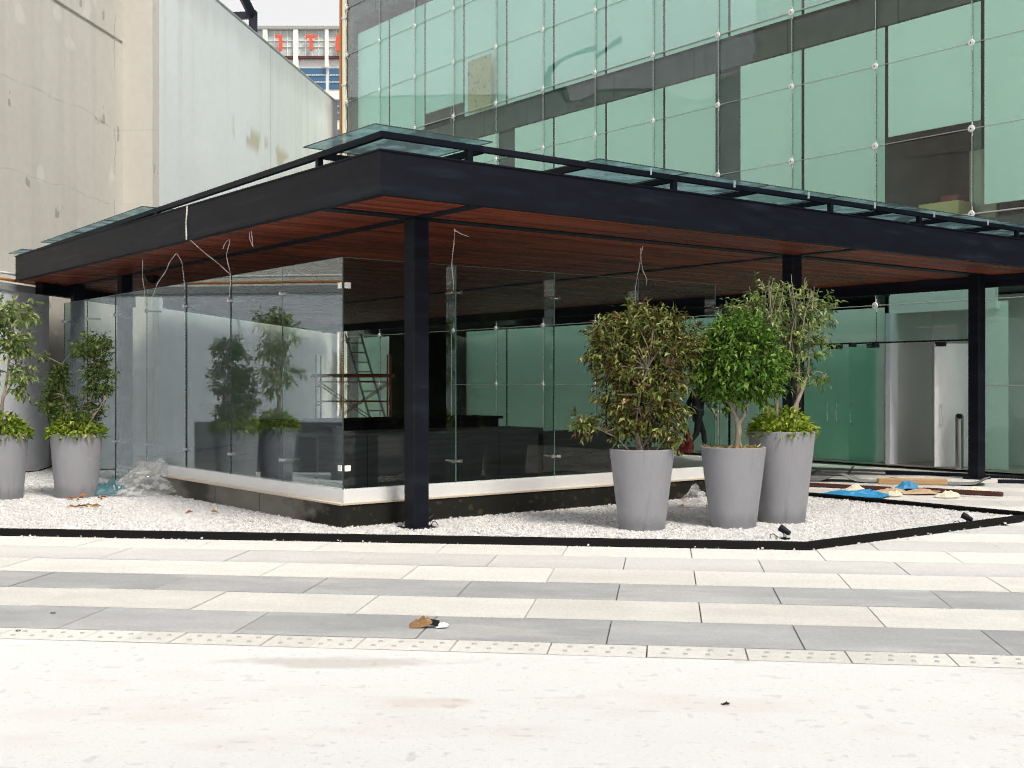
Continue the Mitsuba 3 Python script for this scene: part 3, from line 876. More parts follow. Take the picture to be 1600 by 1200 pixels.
put(t + '__floor', bx(0.701, 6.6, 1.861, 9.0, 0.263, 0.30), 'm_floor', frame=M_PAV)

t = GS = thing('glass_screen', 'frameless clear glass walls standing on the dark concrete plinth', 'glass wall')
GB, GZ = 1.77, 2.975
FRONT = [0.615, 2.12, 3.63, 5.08, 6.57]
LEFT = [1.77, 3.2, 4.65, 6.1, 7.55, 8.88, 10.2, 11.4]
for i in range(len(FRONT) - 1):
    put(t + '__pane', grid_sheet([FRONT[i] + .004, GB, 0.40], [FRONT[i + 1] - FRONT[i] - .008, 0, 0], [0, 0, GZ - .4], 4, 4), 'm_frontglass', smooth=True, frame=M_PAV)
for i in range(len(LEFT) - 1):
    lo = 0.40 if LEFT[i + 1] < 7.7 else 0.03
    tilt = (-0.006, 0.004, 0.007, -0.005, 0.003, 0.0, 0.0)[i]
    put(t + '__pane', quad([.61, LEFT[i] + .004, lo], [.61 + tilt, LEFT[i + 1] - .004, lo], [.61 + tilt, LEFT[i + 1] - .004, GZ], [.61, LEFT[i] + .004, GZ]), 'm_glass', frame=M_PAV)
for a in FRONT[1:-1] + [FRONT[-1]]:
    put(t + '__fin', quad([a, GB + .005, .41], [a, GB + .2, .41], [a, GB + .2, GZ], [a, GB + .005, GZ]), 'm_fin', frame=M_PAV)
    put(t + '__joint', bx(a - .005, a + .005, GB - .006, GB + .004, .41, GZ), 'm_glassedge', frame=M_PAV)
    for z in (0.68, 2.66):
        k = put(t + '__clamp', cat([tube([[a - .06, GB - .02, z], [a + .06, GB - .02, z]], 0.014, 8), tube([[a, GB - .02, z], [a, GB + .2, z]], 0.012, 8), tube([[a - .05, GB - .005, z], [a - .05, GB - .045, z]], .022, 10), tube([[a + .05, GB - .005, z], [a + .05, GB - .045, z]], .022, 10)]), 'm_chrome', smooth=40, frame=M_PAV)
for b in LEFT[1:]:
    lo = 0.41 if b < 7.7 else 0.03
    put(t + '__fin', quad([.615, b, lo], [.81, b, lo], [.81, b, GZ], [.615, b, GZ]), 'm_fin', frame=M_PAV)
    put(t + '__joint', bx(.604, .614, b - .006, b + .006, lo, GZ), 'm_joint', frame=M_PAV)
    for z in (0.68, 2.66):
        put(t + '__clamp', cat([tube([[.59, b, z], [.83, b, z]], 0.013, 8), tube([[.595, b - .05, z], [.595, b + .05, z]], .016, 8), tube([[.61, b, z], [.57, b, z]], .024, 10)]), 'm_chrome', smooth=40, frame=M_PAV)
put(t + '__joint', bx(.606, .618, GB - .006, GB + .006, .40, GZ), 'm_joint', frame=M_PAV)
for z in (0.66, 2.67):
    put(t + '__corner_plate', cat([bx(.627, .70, GB - .015, GB - .003, z - .032, z + .032), bx(.593, .605, GB + .012, GB + .085, z - .032, z + .032)]), 'm_disc', frame=M_PAV)
put(t + '__glass_rim', bx(.62, 6.57, GB - .005, GB + .005, GZ, GZ + .004), 'm_glassedge', frame=M_PAV)
put(t + '__glass_rim', bx(.605, .615, GB + .01, 11.4, GZ, GZ + .004), 'm_glassedge', frame=M_PAV)
put(t + '__sill', bx(.60, .68, 7.96, 11.6, 0.0, 0.06), 'm_curb', frame=M_PAV)

# ------------------------------------------------------------------ inside the pavilion
t = thing('reception_counter', 'dark stone clad reception counter inside the glass pavilion', 'counter')
for i in range(5):
    put(t + '__front_panel', bx(0.98 + i * .68, 0.98 + i * .68 + .672, 3.0, 3.05 - .02 * (i % 2), 0.30, 0.94), 'm_counter', frame=M_PAV)
put(t + '__carcass', bx(0.99, 4.37, 3.055, 3.7, 0.30, 0.939), 'm_black', frame=M_PAV)
put(t + '__worktop', cbx(0.93, 4.42, 2.95, 3.75, 0.94, 0.985, 0.005), 'm_counter', frame=M_PAV)
t = thing('back_counter', 'plain black counter behind the stone clad reception counter', 'counter')
put(t + '__carcass', bx(1.25, 4.9, 4.6, 5.2, 0.30, 1.06), 'm_black', frame=M_PAV)
put(t + '__worktop', cbx(1.2, 4.95, 4.55, 5.25, 1.061, 1.10, 0.005), 'm_black', frame=M_PAV)
k = put('low_cabinet', cbx(4.95, 6.45, 3.6, 4.15, 0.30, 0.88, 0.008), 'm_counter', frame=M_PAV)
labels[k] = {'label': 'low dark cabinet right of the stone clad counter', 'category': 'cabinet'}

t = thing('scaffold', 'rust red tubular scaffold with a plank deck at the back of the pavilion', 'scaffold')
s0 = np.array([-4.25, 31.6])
for sx in (-.95, 0.95):
    for sy in (0, 0.8):
        put(t + '__standard', tube([[s0[0] + sx, s0[1] + sy, 0.0], [s0[0] + sx, s0[1] + sy, 2.35]], 0.025, 6), 'm_scaffold')
    for z in (0.5, 1.0, 1.5):
        put(t + '__ledger', tube([[s0[0] + sx, s0[1], z], [s0[0] + sx, s0[1] + .8, z]], 0.02, 6), 'm_scaffold')
for sy in (0, 0.8):
    put(t + '__brace', tube([[s0[0] - .95, s0[1] + sy, .3], [s0[0] + .95, s0[1] + sy, 1.6]], 0.014, 6), 'm_scaffold')
    put(t + '__brace', tube([[s0[0] - .95, s0[1] + sy, 1.6], [s0[0] + .95, s0[1] + sy, .3]], 0.014, 6), 'm_scaffold')
    for z in (0.45, 1.1, 1.62):
        put(t + '__ledger', tube([[s0[0] - .95, s0[1] + sy, z], [s0[0] + .95, s0[1] + sy, z]], 0.018, 6), 'm_scaffold')
for i in range(3):
    put(t + '__deck_plank', bx(s0[0] - 1.1, s0[0] + 1.05, s0[1] - .02 + i * .29, s0[1] + .26 + i * .29, 1.74, 1.80 + .02 * i), 'm_scaffold')
t = thing('ladder', 'tall aluminium ladder leaning behind the red scaffold', 'ladder')
la, lb = np.array([-3.75, 33.0, 0.0]), np.array([-4.75, 33.9, 3.0])
side = np.array([0.42, 0.1, 0])
for s in (0, 1):
    put(t + '__rail', tube([la + s * side, lb + s * side], 0.03, 4), 'm_aluminium')
for i in range(1, 11):
    q = la + (lb - la) * i / 11
    put(t + '__rung', tube([q, q + side], 0.018, 6), 'm_aluminium')

# ------------------------------------------------------------------ planters and plants


def planter(x, y, rt, rb, h, label):
    t = thing('planter', label, 'planter', 'tall tapered grey planters on the gravel')
    prof = [(rb - .01, 0.0), (rb, 0.006)] + [(rb + (rt - rb) * s, h * s) for s in (0.25, 0.5, 0.75)] + [(rt - .002, h - .014), (rt, h - .006), (rt - .006, h), (rt - .03, h), (rt - .036, h - .006), (rt - .045, h - .10)]
    put(t + '__pot', moved(lathe(prof, 72), trimesh.transformations.translation_matrix([x, y, 0.0])), 'm_planter', smooth=40)
    soil = lathe([(rt - .04, h - .085), (rt * .6, h - .065), (rt * .3, h - .055), (0, h - .06)], 40)
    put(t + '__soil', moved(soil, trimesh.transformations.translation_matrix([x, y, 0.0])), 'm_soil', smooth=True)
    return t


def leaf_mesh(pos, direc, length, width, colors, fold=0.25, droop=0.25, seed=0):
    """Folded pointed leaves, four triangles each, with one colour per leaf."""
    r = np.random.default_rng(seed)
    n = len(pos)
    d = direc / (np.linalg.norm(direc, axis=1, keepdims=True) + 1e-9)
    side = np.cross(d, np.array([0, 0, 1.0]) + r.normal(0, 0.45, (n, 3)))
    side /= np.linalg.norm(side, axis=1, keepdims=True) + 1e-9
    up = np.cross(side, d)
    L, Wd = length[:, None], width[:, None]
    base = pos
    mid = pos + d * L * .48 - up * Wd * fold * 0.6
    l1 = pos + d * L * .42 + side * Wd * .5 + up * Wd * fold
    r1 = pos + d * L * .42 - side * Wd * .5 + up * Wd * fold
    tip = pos + d * L - up * L * droop
    v = np.stack([base, l1, r1, mid, tip], 1).reshape(-1, 3)
    f = (np.arange(n)[:, None, None] * 5 + np.array([[0, 3, 1], [0, 2, 3], [1, 3, 4], [3, 2, 4]])[None]).reshape(-1, 3)
    return trimesh.Trimesh(v, f, process=False), np.repeat(colors, 5, 0)


def pick_colors(r, n, pal, probs, jitter=0.18):
    c = np.array(pal)[r.choice(len(pal), n, p=np.array(probs) / sum(probs))]
    return np.clip(c * (1 + r.normal(0, jitter, (n, 1))) * (1 + r.normal(0, 0.06, (n, 3))), 0.004, 0.8)


def curve(p, q, bend, r, k=6):
    s = np.linspace(0, 1, k)[:, None]
    w = r.normal(0, 1, 3) * bend
    return p + (q - p) * s + np.sin(s * math.pi) * w


def bush(name, label, category, x, y, stems, lobes, n_twigs, per_twig, leaf_l, leaf_w, pal, probs, seed, hang=0.3, twig_l=0.16, twig_r=0.004, outer=0.55, group=None, parts=('trunk', 'crown'), bend=0.06):
    """stems: list of polylines (dx, dy, z, r); lobes: (dx, dy, z, rx, ry, rz, weight)."""
    r = np.random.default_rng(seed)
    t = thing(name, label, category, group)
    o = np.array([x, y, 0.0])
    wood, ends = [], []
    for st in stems:
        st = np.array(st, float)
        pts, rad = [], []
        for i in range(len(st) - 1):
            c = curve(st[i, :3], st[i + 1, :3], 0.012, r, 5)
            pts += list(c[:-1])
            rad += list(np.linspace(st[i, 3], st[i + 1, 3], 5)[:-1])
        pts.append(st[-1, :3])
        rad.append(st[-1, 3])
        wood.append(tube(np.array(pts) + o, rad, 8))
        ends += [st[i, :3] + (st[i + 1, :3] - st[i, :3]) * s for i in range(len(st) - 1) for s in (0.3, 0.6, 1.0) if i > 0 or len(st) == 2]
    ends = np.array(ends)
    lobes = np.array(lobes, float)
    wts = lobes[:, 6] / lobes[:, 6].sum()
    li = r.choice(len(lobes), n_twigs, p=wts)
    d = r.normal(size=(n_twigs, 3))
    d /= np.linalg.norm(d, axis=1, keepdims=True)
    rad = outer + (1 - outer) * r.random(n_twigs)
    rad *= np.where(r.random(n_twigs) < 0.12, r.uniform(1.0, 1.18, n_twigs), 1)
    rad *= 0.78 + 0.44 * meshkit.noise(d * 2.1 + seed, seed)
    tips = lobes[li, :3] + d * lobes[li, 3:6] * rad[:, None]
    P, D = [], []
    for i in range(n_twigs):
        j = np.argmin(np.linalg.norm(ends - tips[i], axis=1) + r.uniform(0, 0.15, len(ends)))
        way = tips[i] - ends[j]
        if i % 3 == 0:
            c = curve(ends[j], tips[i], bend * np.linalg.norm(way), r, 5)
            wood.append(tube(c + o, np.linspace(twig_r * 1.8, twig_r * .6, 5), 4, caps=False))
        out = d[i] * 0.8 + way / (np.linalg.norm(way) + 1e-6) * 0.5 + np.array([0, 0, 0.1])
        out /= np.linalg.norm(out)
        m = per_twig + r.integers(-2, 3)
        s = r.uniform(-0.6, 0.6, m)
        P.append(tips[i] + out * twig_l * s[:, None] + r.normal(0, 0.018, (m, 3)))
        D.append(out + r.normal(0, 0.75, (m, 3)) + np.array([0, 0, -hang]))
    P, D = np.vstack(P) + o, np.vstack(D)
    n = len(P)
    lm, col = leaf_mesh(P, D, leaf_l * (0.42 + 0.85 * r.random(n) ** 0.8), leaf_w * r.uniform(0.7, 1.2, n), pick_colors(r, n, pal, probs), seed=seed)
    put(f'{t}__{parts[0]}', cat(wood), 'm_bark', smooth=True)
    k = f'{t}__{parts[1]}'
    scene[k] = ply(lm, 'm_leaf', color=col)
    labels[k] = {'kind': 'stuff'}
    return t


def underplant(name, label, x, y, z, rx, h, n, leaf_l, leaf_w, pal, probs, seed):
    r = np.random.default_rng(seed)
    t = thing(name, label, 'plant')
    ang, rr = r.uniform(0, 2 * math.pi, n), np.sqrt(r.random(n))
    hz = r.random(n) ** 0.8 * h * (1.05 - 0.75 * rr ** 2)
    P = np.stack([x + rx * rr * np.cos(ang), y + rx * rr * np.sin(ang), z + hz], -1)
    D = np.stack([np.cos(ang) * (0.3 + rr), np.sin(ang) * (0.3 + rr), np.full(n, 0.35)], -1) + r.normal(0, 0.6, (n, 3))
    lm, col = leaf_mesh(P, D, leaf_l * r.uniform(.7, 1.2, n), leaf_w * r.uniform(.8, 1.2, n), pick_colors(r, n, pal, probs), seed=seed)
    scene[t + '__leaves'] = ply(lm, 'm_leaf', color=col)
    labels[t + '__leaves'] = {'kind': 'stuff'}
    st = []
    for i in range(26):
        a, q = r.uniform(0, 2 * math.pi), r.uniform(0, .8) * rx
        st.append(tube([[x + q * .7 * math.cos(a), y + q * .7 * math.sin(a), z - .01], [x + q * math.cos(a), y + q * math.sin(a), z + h * .7]], [.006, .003], 5, caps=False))
    put(t + '__stems', cat(st), 'm_bark')
    labels[t + '__stems'] = {'kind': 'stuff'}
    return t


G_OLIVE = [(0.08, 0.087, 0.026), (0.152, 0.174, 0.046), (0.29, 0.341, 0.109), (0.522, 0.536, 0.246), (0.189, 0.08, 0.043), (0.072, 0.041, 0.023)]
G_BRIGHT = [(0.055, 0.120, 0.022), (0.105, 0.205, 0.034), (0.20, 0.34, 0.065), (0.34, 0.48, 0.15)]
G_MID = [(0.088, 0.136, 0.048), (0.16, 0.24, 0.072), (0.304, 0.384, 0.136), (0.48, 0.544, 0.24)]
G_DARK = [(0.051, 0.08, 0.026), (0.087, 0.138, 0.036), (0.16, 0.225, 0.058), (0.275, 0.334, 0.109)]
G_LIME = [(0.168, 0.264, 0.03), (0.324, 0.444, 0.048), (0.54, 0.624, 0.108), (0.072, 0.12, 0.024)]
G_VARI = [(0.55, 0.42, 0.14), (0.66, 0.58, 0.30), (0.35, 0.30, 0.10)]

AX, AY, BX, BY, CX, CY, L2X, L2Y, L1X, L1Y = 1.41, 12.93, 2.44, 13.14, 3.08, 13.62, -6.05, 16.55, -6.98, 16.29
L0X, L0Y = pav(-2.77, 7.4)[:2]
planter(AX, AY, .352, .247, .885, 'grey tapered planter holding the broad olive brown shrub')
planter(BX, BY, .358, .247, .895, 'grey tapered planter with a small round headed tree and yellow rosettes')
planter(CX, CY, .380, .262, 1.05, 'tallest grey tapered planter, holding the sparse twiggy tree at the right')
planter(L2X, L2Y, .352, .275, .90, 'grey tapered planter with the forked dark green shrub at the left')
planter(L1X, L1Y, .352, .275, .90, 'grey tapered planter cut by the left edge of the photo')
planter(L0X, L0Y, .352, .275, .90, 'grey tapered planter seen only as a reflection in the glass')

stems = [[(0.05 * math.cos(k), 0.05 * math.sin(k), .80, .018), (0.16 * math.cos(k * 2.1), 0.16 * math.sin(k * 2.1), 1.15, .012), (0.33 * math.cos(k * 2.4), .3 * math.sin(k * 2.4), 1.75, .006)] for k in range(7)]
stems += [[(.1, -.1, .82, .008), (.22, -.15, .98, .006), (.36, -.1, 1.18, .003)], [(-.1, -.1, .82, .009), (-.3, -.1, 1.02, .006), (-.66, -.1, 1.18, .003)]]
bush('potted_shrub', 'broad olive and brown leaved shrub in the left pot of the right group', 'shrub', AX, AY, stems,
     [(0.02, 0, 1.72, .54, .48, .50, 5), (-.02, 0, 2.12, .42, .36, .30, 3.2), (.36, 0, 2.02, .26, .3, .28, 2), (-.34, 0, 1.98, .26, .28, .28, 2.2), (-.18, 0, 1.22, .28, .3, .24, 1.5), (.18, 0, 1.24, .30, .32, .24, 1.5), (-.62, -.1, 1.16, .12, .1, .07, .25), (.33, -.1, 1.0, .10, .1, .10, .2), (.02, 0, 1.55, .35, .35, .5, 1.5)],
     1150, 9, .082, .034, G_OLIVE, [3, 4.0, 3.0, 1.0, .7, 1.3], 31, hang=.45, outer=.5)
bush('potted_tree', 'small tree with a round glossy bright green crown on a forked trunk', 'tree', BX, BY,
     [[(.03, 0, .80, .042), (.05, 0, 1.0, .036), (.05, 0, 1.15, .034)], [(.05, 0, 1.14, .026), (-.06, 0, 1.42, .020), (-.12, .05, 1.75, .01)], [(.05, 0, 1.14, .028), (.16, .02, 1.36, .022), (.28, 0, 1.62, .012)], [(.05, 0.02, 1.14, .014), (.06, .1, 1.4, .010), (.08, .12, 1.85, .006)]],
     [(.08, 0, 1.84, .46, .42, .40, 5), (.08, 0, 2.14, .32, .32, .22, 2), (-.2, 0, 1.72, .24, .28, .27, 1.6), (.33, 0, 1.68, .24, .26, .27, 1.6), (-.12, 0, 1.45, .16, .2, .12, .5)],
     680, 10, .080, .036, G_BRIGHT, [3, 3.4, 2, 0.9], 32, hang=.75, outer=.6)
r_ = np.random.default_rng(44)
stems = [[(-.16, .02, .95, .026), (-.16, .04, 1.45, .022), (-.12, .05, 2.3, .009)], [(-.05, -.04, .95, .024), (-.06, -.02, 1.5, .02), (-.02, 0, 2.5, .008)], [(.1, -.02, .95, .030), (.13, -.02, 1.28, .026), (.3, 0, 1.7, .018), (.32, 0, 2.3, .008)], [(.13, .03, .95, .020), (.2, .04, 1.5, .017), (.2, .05, 2.2, .008)], [(.3, 0, 1.68, .010), (.4, -.02, 1.73, .006), (.5, -.04, 1.7, .003)]]
for k in range(26):
    a0 = np.array([r_.uniform(-.25, .35), r_.uniform(-.2, .2), r_.uniform(1.9, 2.2)])
    a1 = a0 + [r_.uniform(-.16, .16), r_.uniform(-.15, .15), r_.uniform(.35, .7)]
    stems.append([(*a0, .008), (*(a0 * .5 + a1 * .5 + r_.normal(0, .02, 3)), .006), (*a1, .003)])
bush('potted_tree', 'sparse tall tree with bare grey upper twigs in the tallest pot', 'tree', CX, CY, stems,
     [(-.05, 0, 2.42, .42, .36, .34, 3), (-.44, 0, 2.36, .22, .24, .20, 1.4), (.36, 0, 2.44, .26, .2, .18, 1.2), (.2, 0, 2.06, .34, .3, .26, 2.4), (.14, 0, 1.72, .20, .2, .16, .7), (.47, -.04, 1.66, .09, .08, .12, .25), (-.15, 0, 2.0, .3, .3, .3, 1)],
     330, 8, .088, .032, G_MID, [2.4, 3, 2.6, 1.2], 33, hang=.6, outer=.45)
bush('potted_shrub', 'forked dark green small leaved shrub in the second pot from the left', 'shrub', L2X, L2Y,
     [[(-.05, 0, .82, .026), (-.14, 0, 1.12, .020), (-.24, 0, 1.65, .012), (-.2, 0, 1.85, .006)], [(.06, 0, .82, .028), (.14, 0, 1.15, .022), (.26, 0, 1.6, .014), (.26, 0, 2.1, .006)], [(0, .05, .82, .02), (.02, .1, 1.2, .012), (.3, .1, 1.4, .006)], [(.05, -.05, .82, .012), (.25, -.1, 1.1, .008), (.42, -.1, 1.35, .004)]],
     [(-.27, 0, 1.50, .17, .22, .30, 2.4), (-.22, 0, 1.78, .10, .14, .12, .7), (.22, 0, 2.10, .26, .24, .17, 2.4), (.33, 0, 1.66, .20, .26, .34, 3), (.02, 0, 1.20, .36, .30, .17, 2.6), (-.33, 0, 1.3, .14, .2, .16, .9), (-.44, 0, 2.0, .05, .05, .05, .10)],
     470, 8, .068, .032, G_DARK, [3, 3.4, 2.0, .9], 34, hang=.1, twig_l=.12, outer=.5)
bush('potted_tree', 'loose tree with hanging leaves cut by the left edge of the photo', 'tree', L1X, L1Y,
     [[(0, 0, .82, .03), (.02, 0, 1.4, .022), (.1, 0, 1.9, .014), (.12, 0, 2.5, .006)], [(0, 0, 1.2, .02), (-.2, 0, 1.8, .013), (-.3, 0, 2.4, .006)], [(.02, 0, 1.35, .014), (.16, 0, 1.6, .008), (.3, 0, 1.65, .004)]],
     [(.1, 0, 2.55, .32, .3, .2, 2), (.2, 0, 2.12, .22, .22, .18, 1.4), (.27, 0, 1.72, .16, .2, .14, .8), (-.28, 0, 2.38, .34, .3, .26, 2), (-.36, 0, 1.8, .28, .28, .22, 1.2), (.24, 0, 1.5, .1, .1, .1, .3)],
     300, 7, .098, .038, G_MID + [(0.25, 0.05, 0.03)], [2, 3, 3, 1.6, .12], 35, hang=.8, outer=.5)
bush('potted_shrub', 'dark shrub seen only as a reflection in the glass', 'shrub', L0X, L0Y,
     [[(0, 0, .82, .03), (.02, 0, 1.2, .022), (.1, 0, 1.6, .01)], [(0, 0, .82, .03), (-.12, 0, 1.2, .022), (-.2, 0, 1.7, .01)]],
     [(0, 0, 1.5, .42, .4, .35, 3), (.1, 0, 1.85, .3, .3, .25, 2)], 220, 7, .07, .032, G_DARK, [3, 3, 2, 1], 36)
underplant('groundcover_plant', 'lime green leafy plant at the foot of the sparse tall tree', CX, CY, .98, .36, .34, 1000, .085, .036, G_LIME, [2, 3, 2.4, 1], 51)
underplant('groundcover_plant', 'yellow green leafy plant at the foot of the forked dark shrub', L2X, L2Y, .83, .36, .34, 850, .095, .042, G_LIME, [2.6, 3, 1.4, 1.4], 52)
underplant('groundcover_plant', 'yellow green leafy plant in the planter at the left photo edge', L1X, L1Y, .83, .36, .34, 800, .095, .042, G_LIME, [2.6, 3, 1.4, 1.4], 53)
for i, (dx, dy, s) in enumerate(((-.24, -.12, 1), (-.12, -.2, 1.1), (.08, -.2, 1.2), (.22, -.12, 1.15), (0.26, .1, 1), (-.24, .12, 1))):
    r = np.random.default_rng(70 + i)
    lab = ('yellow variegated rosette at the left rim of the middle pot', 'pale yellow rosette left of the forked trunk', 'yellow rosette in front of the forked trunk', 'yellow rosette at the right rim of the middle pot',
           'yellow rosette behind the forked trunk at the right', 'yellow rosette behind the forked trunk at the left')[i]
    t = thing('rosette_plant', lab, 'plant')
    n = 16
    ang = np.arange(n) * 2.4 + r.random()
    D = np.stack([np.cos(ang), np.sin(ang), r.uniform(0.5, 1.6, n)], -1)
    P = np.repeat([[BX + dx, BY + dy, .825]], n, 0) + D * .012
    lm, col = leaf_mesh(P, D, np.full(n, .12 * s) * r.uniform(.7, 1.1, n), np.full(n, .035), pick_colors(r, n, G_VARI, [3, 2, 1]), droop=.2, seed=i)
    scene[t + '__leaves'] = ply(lm, 'm_leaf', color=col)
    labels[t + '__leaves'] = {'kind': 'stuff'}

# ------------------------------------------------------------------ strings hanging from the ceiling


def string(points, label, r=0.0052):
    P = np.array([pav(*q) for q in points])
    from scipy.interpolate import PchipInterpolator
    u = np.r_[0, np.cumsum(np.linalg.norm(np.diff(P, axis=0), axis=1))]
    uu = np.linspace(0, u[-1], max(8, int(u[-1] / .04)))
    Q = PchipInterpolator(u, P)(uu)
    Q += np.stack([.012 * np.sin(uu * 9 + len(points)), .01 * np.sin(uu * 7 + 2), 0 * uu], 1) * np.minimum(uu, u[-1] - uu)[:, None].clip(0, .3) / .3
    k = put('plastic_string', tube(Q, r * (.8 + .25 * np.sin(uu * 23)), 6), 'm_string')
    labels[k] = {'label': label, 'category': 'string'}


string([(2.0, 1.62, 3.38), (2.04, 1.66, 3.36), (2.05, 1.70, 3.40), (2.05, 1.71, 3.34), (2.06, 1.74, 3.0), (2.08, 1.755, 2.67)], 'white string hanging straight down right of the front column')
string([(2.05, 1.70, 3.385), (2.12, 1.66, 3.34), (2.20, 1.62, 3.31)], 'short loose end of the white string right of the front column')
string([(5.02, 1.62, 3.39), (5.04, 1.66, 3.35), (5.06, 1.70, 3.32), (5.03, 1.745, 2.9), (5.0, 1.76, 2.64), (4.9, 1.76, 2.58)], 'long white string above the olive brown shrub')
string([(5.06, 1.70, 3.39), (5.05, 1.69, 3.30), (5.08, 1.70, 3.1), (5.17, 1.70, 2.95), (5.16, 1.70, 2.88)], 'curling second white string above the olive brown shrub')
string([(-.018, 4.55, 3.81), (-.02, 4.56, 3.6), (-.02, 4.57, 3.385)], 'white string tied over the left fascia beam', .010)
string([(-.0, 4.5, 3.38), (.3, 4.55, 3.18), (.59, 4.62, 2.99)], 'slanting white string from the fascia beam to the glass top')
string([(.3, 4.2, 3.26), (.36, 4.22, 3.37), (.4, 4.25, 3.39), (.5, 4.5, 3.2), (.59, 4.63, 2.99), (.59, 4.66, 2.66)], 'white string tied to the third glass clamp with a loose end')
string([(.45, 7.3, 3.39), (.5, 7.4, 3.1), (.585, 7.55, 2.68)], 'white string tied above the far left clamp of the plinth glass')
string([(.45, 6.05, 3.38), (.5, 6.7, 3.1), (.58, 7.5, 2.70)], 'slanting white string left of the second glass joint')
string([(.45, 6.05, 3.38), (.55, 6.05, 3.2), (.585, 6.1, 2.9)], 'short white string hanging above the second glass joint')
string([(.3, 3.45, 3.40), (.3, 3.43, 3.3), (.32, 3.4, 3.22), (.3, 3.38, 3.3), (.3, 3.4, 3.40)], 'small white loop of string under the front of the ceiling')

# ------------------------------------------------------------------ small things on the ground


def spot(x, y, rz, label):
    t = thing('garden_spotlight', label, 'lamp', 'small black spotlights in the gravel')
    r = trimesh.transformations.rotation_matrix(rz, [0, 0, 1])
    r[:3, 3] = [x, y, 0.02]
    put(t + '__base', cbx(-.05, .05, -.03, .03, 0, .012, .002), 'm_black', frame=r)
    put(t + '__bracket', tube([[0, -.034, .088], [0, -.034, .016], [0, .034, .016], [0, .034, .088]], .006, 4), 'm_black', frame=r)
    h = lathe([(0, -.06), (.022, -.06), (.027, -.045), (.027, -.01), (.034, 0), (.036, .06), (.031, .06), (.030, .045), (0, .045)], 18)
    h.apply_transform(trimesh.transformations.rotation_matrix(math.radians(62), [0, 1, 0]))
    h.apply_translation([0, 0, .085])
    put(t + '__head', h, 'm_steel', smooth=35, frame=r)
    put(t + '__cable', tube([[0.06, .02, .01], [.1, .05, .05], [.14, .04, .04], [.15, .01, .0]], .005, 6), 'm_black', frame=r)


spot(2.76, 12.05, 2.6, 'black spotlight by the front corner of the gravel edging')
spot(5.05, 13.22, 2.9, 'black spotlight by the slanting right gravel edging')
spot(-.91, 13.05, 0.8, 'black spotlight at the foot of the front column')


def crumple(x, y, rx, ry, h, seed, n=26, floor=0.03, sharp=1.0):
    """A crumpled sheet lying on the ground: creased facets, highest off centre."""
    r = np.random.default_rng(seed)
    m = n * n
    uv = r.uniform(-1, 1, (m, 2))
    uv = uv[(np.abs(uv) ** 2.6).sum(1) < 1.0 - 0.25 * meshkit.noise(np.c_[np.arctan2(uv[:, 1], uv[:, 0]) * 3, uv[:, 0] * 0, uv[:, 0] * 0 + seed], seed)]
    from scipy.spatial import Delaunay
    tri = Delaunay(uv).simplices
    p = np.c_[uv * 1.6, np.full(len(uv), seed * 1.0)]
    ridge = 1 - np.abs(2 * meshkit.noise(p * 1.2 + 7, seed) - 1)
    ridge2 = 1 - np.abs(2 * meshkit.noise(p * 2.7, seed + 5) - 1)
    ridge3 = 1 - np.abs(2 * meshkit.noise(p * 6.1, seed + 9) - 1)
    env = np.clip(1.08 - np.linalg.norm(uv - [0.15, 0.1], axis=1), 0, 1) ** 0.8
    z = floor + h * env * (0.55 * ridge ** 2 + 0.38 * ridge2 ** 2 + 0.2 * sharp * ridge3) * 1.15 + h * .05 * r.random(len(uv))
    X = x + rx * (uv[:, 0] + .3 * (ridge2 - .5))
    Y = y + ry * (uv[:, 1] + .3 * (meshkit.noise(p * 2 + 11, seed) - .5))
    pts = np.c_[X, Y, z]
    e = np.max(np.linalg.norm(uv[tri] - uv[np.roll(tri, 1, axis=1)], axis=2), axis=1)
    return trimesh.Trimesh(pts, tri[e < 0.5], process=False)


k = put('plastic_sheet', crumple(-5.25, 17.0, .70, .55, .42, 5, 36), 'm_film')
labels[k] = {'label': 'crumpled clear plastic sheet against the left end of the plinth', 'category': 'plastic sheet'}
k = put('plastic_sheet', crumple(-5.72, 16.75, .30, .3, .24, 9, 22), 'm_tealfilm')
labels[k] = {'label': 'teal crumpled plastic left of the clear sheet on the gravel', 'category': 'plastic sheet'}
k = put('plastic_bag', crumple(2.40, 15.85, .17, .2, .24, 18, 24), 'm_film')
labels[k] = {'label': 'clear plastic bag at the plinth end between the right planters', 'category': 'bag'}
k = put('blue_tarp', crumple(4.70, 16.72, .56, .34, .085, 21, 30, floor=.012, sharp=2.0), 'm_tarp')
labels[k] = {'label': 'bright blue tarpaulin behind the tallest planter', 'category': 'tarpaulin'}


def bar(name, p, q, w, h, mt, label, cat_, z=0.0):
    d = np.array(q, float) - np.array(p, float)
    L = np.linalg.norm(d)
    r = trimesh.transformations.rotation_matrix(math.atan2(d[1], d[0]), [0, 0, 1])
    r[:3, 3] = [p[0], p[1], z]
    k = put(name, cbx(0, L, -w / 2, w / 2, 0, h, min(w, h) * .15), mt, frame=r)
    labels[k] = {'label': label, 'category': cat_}


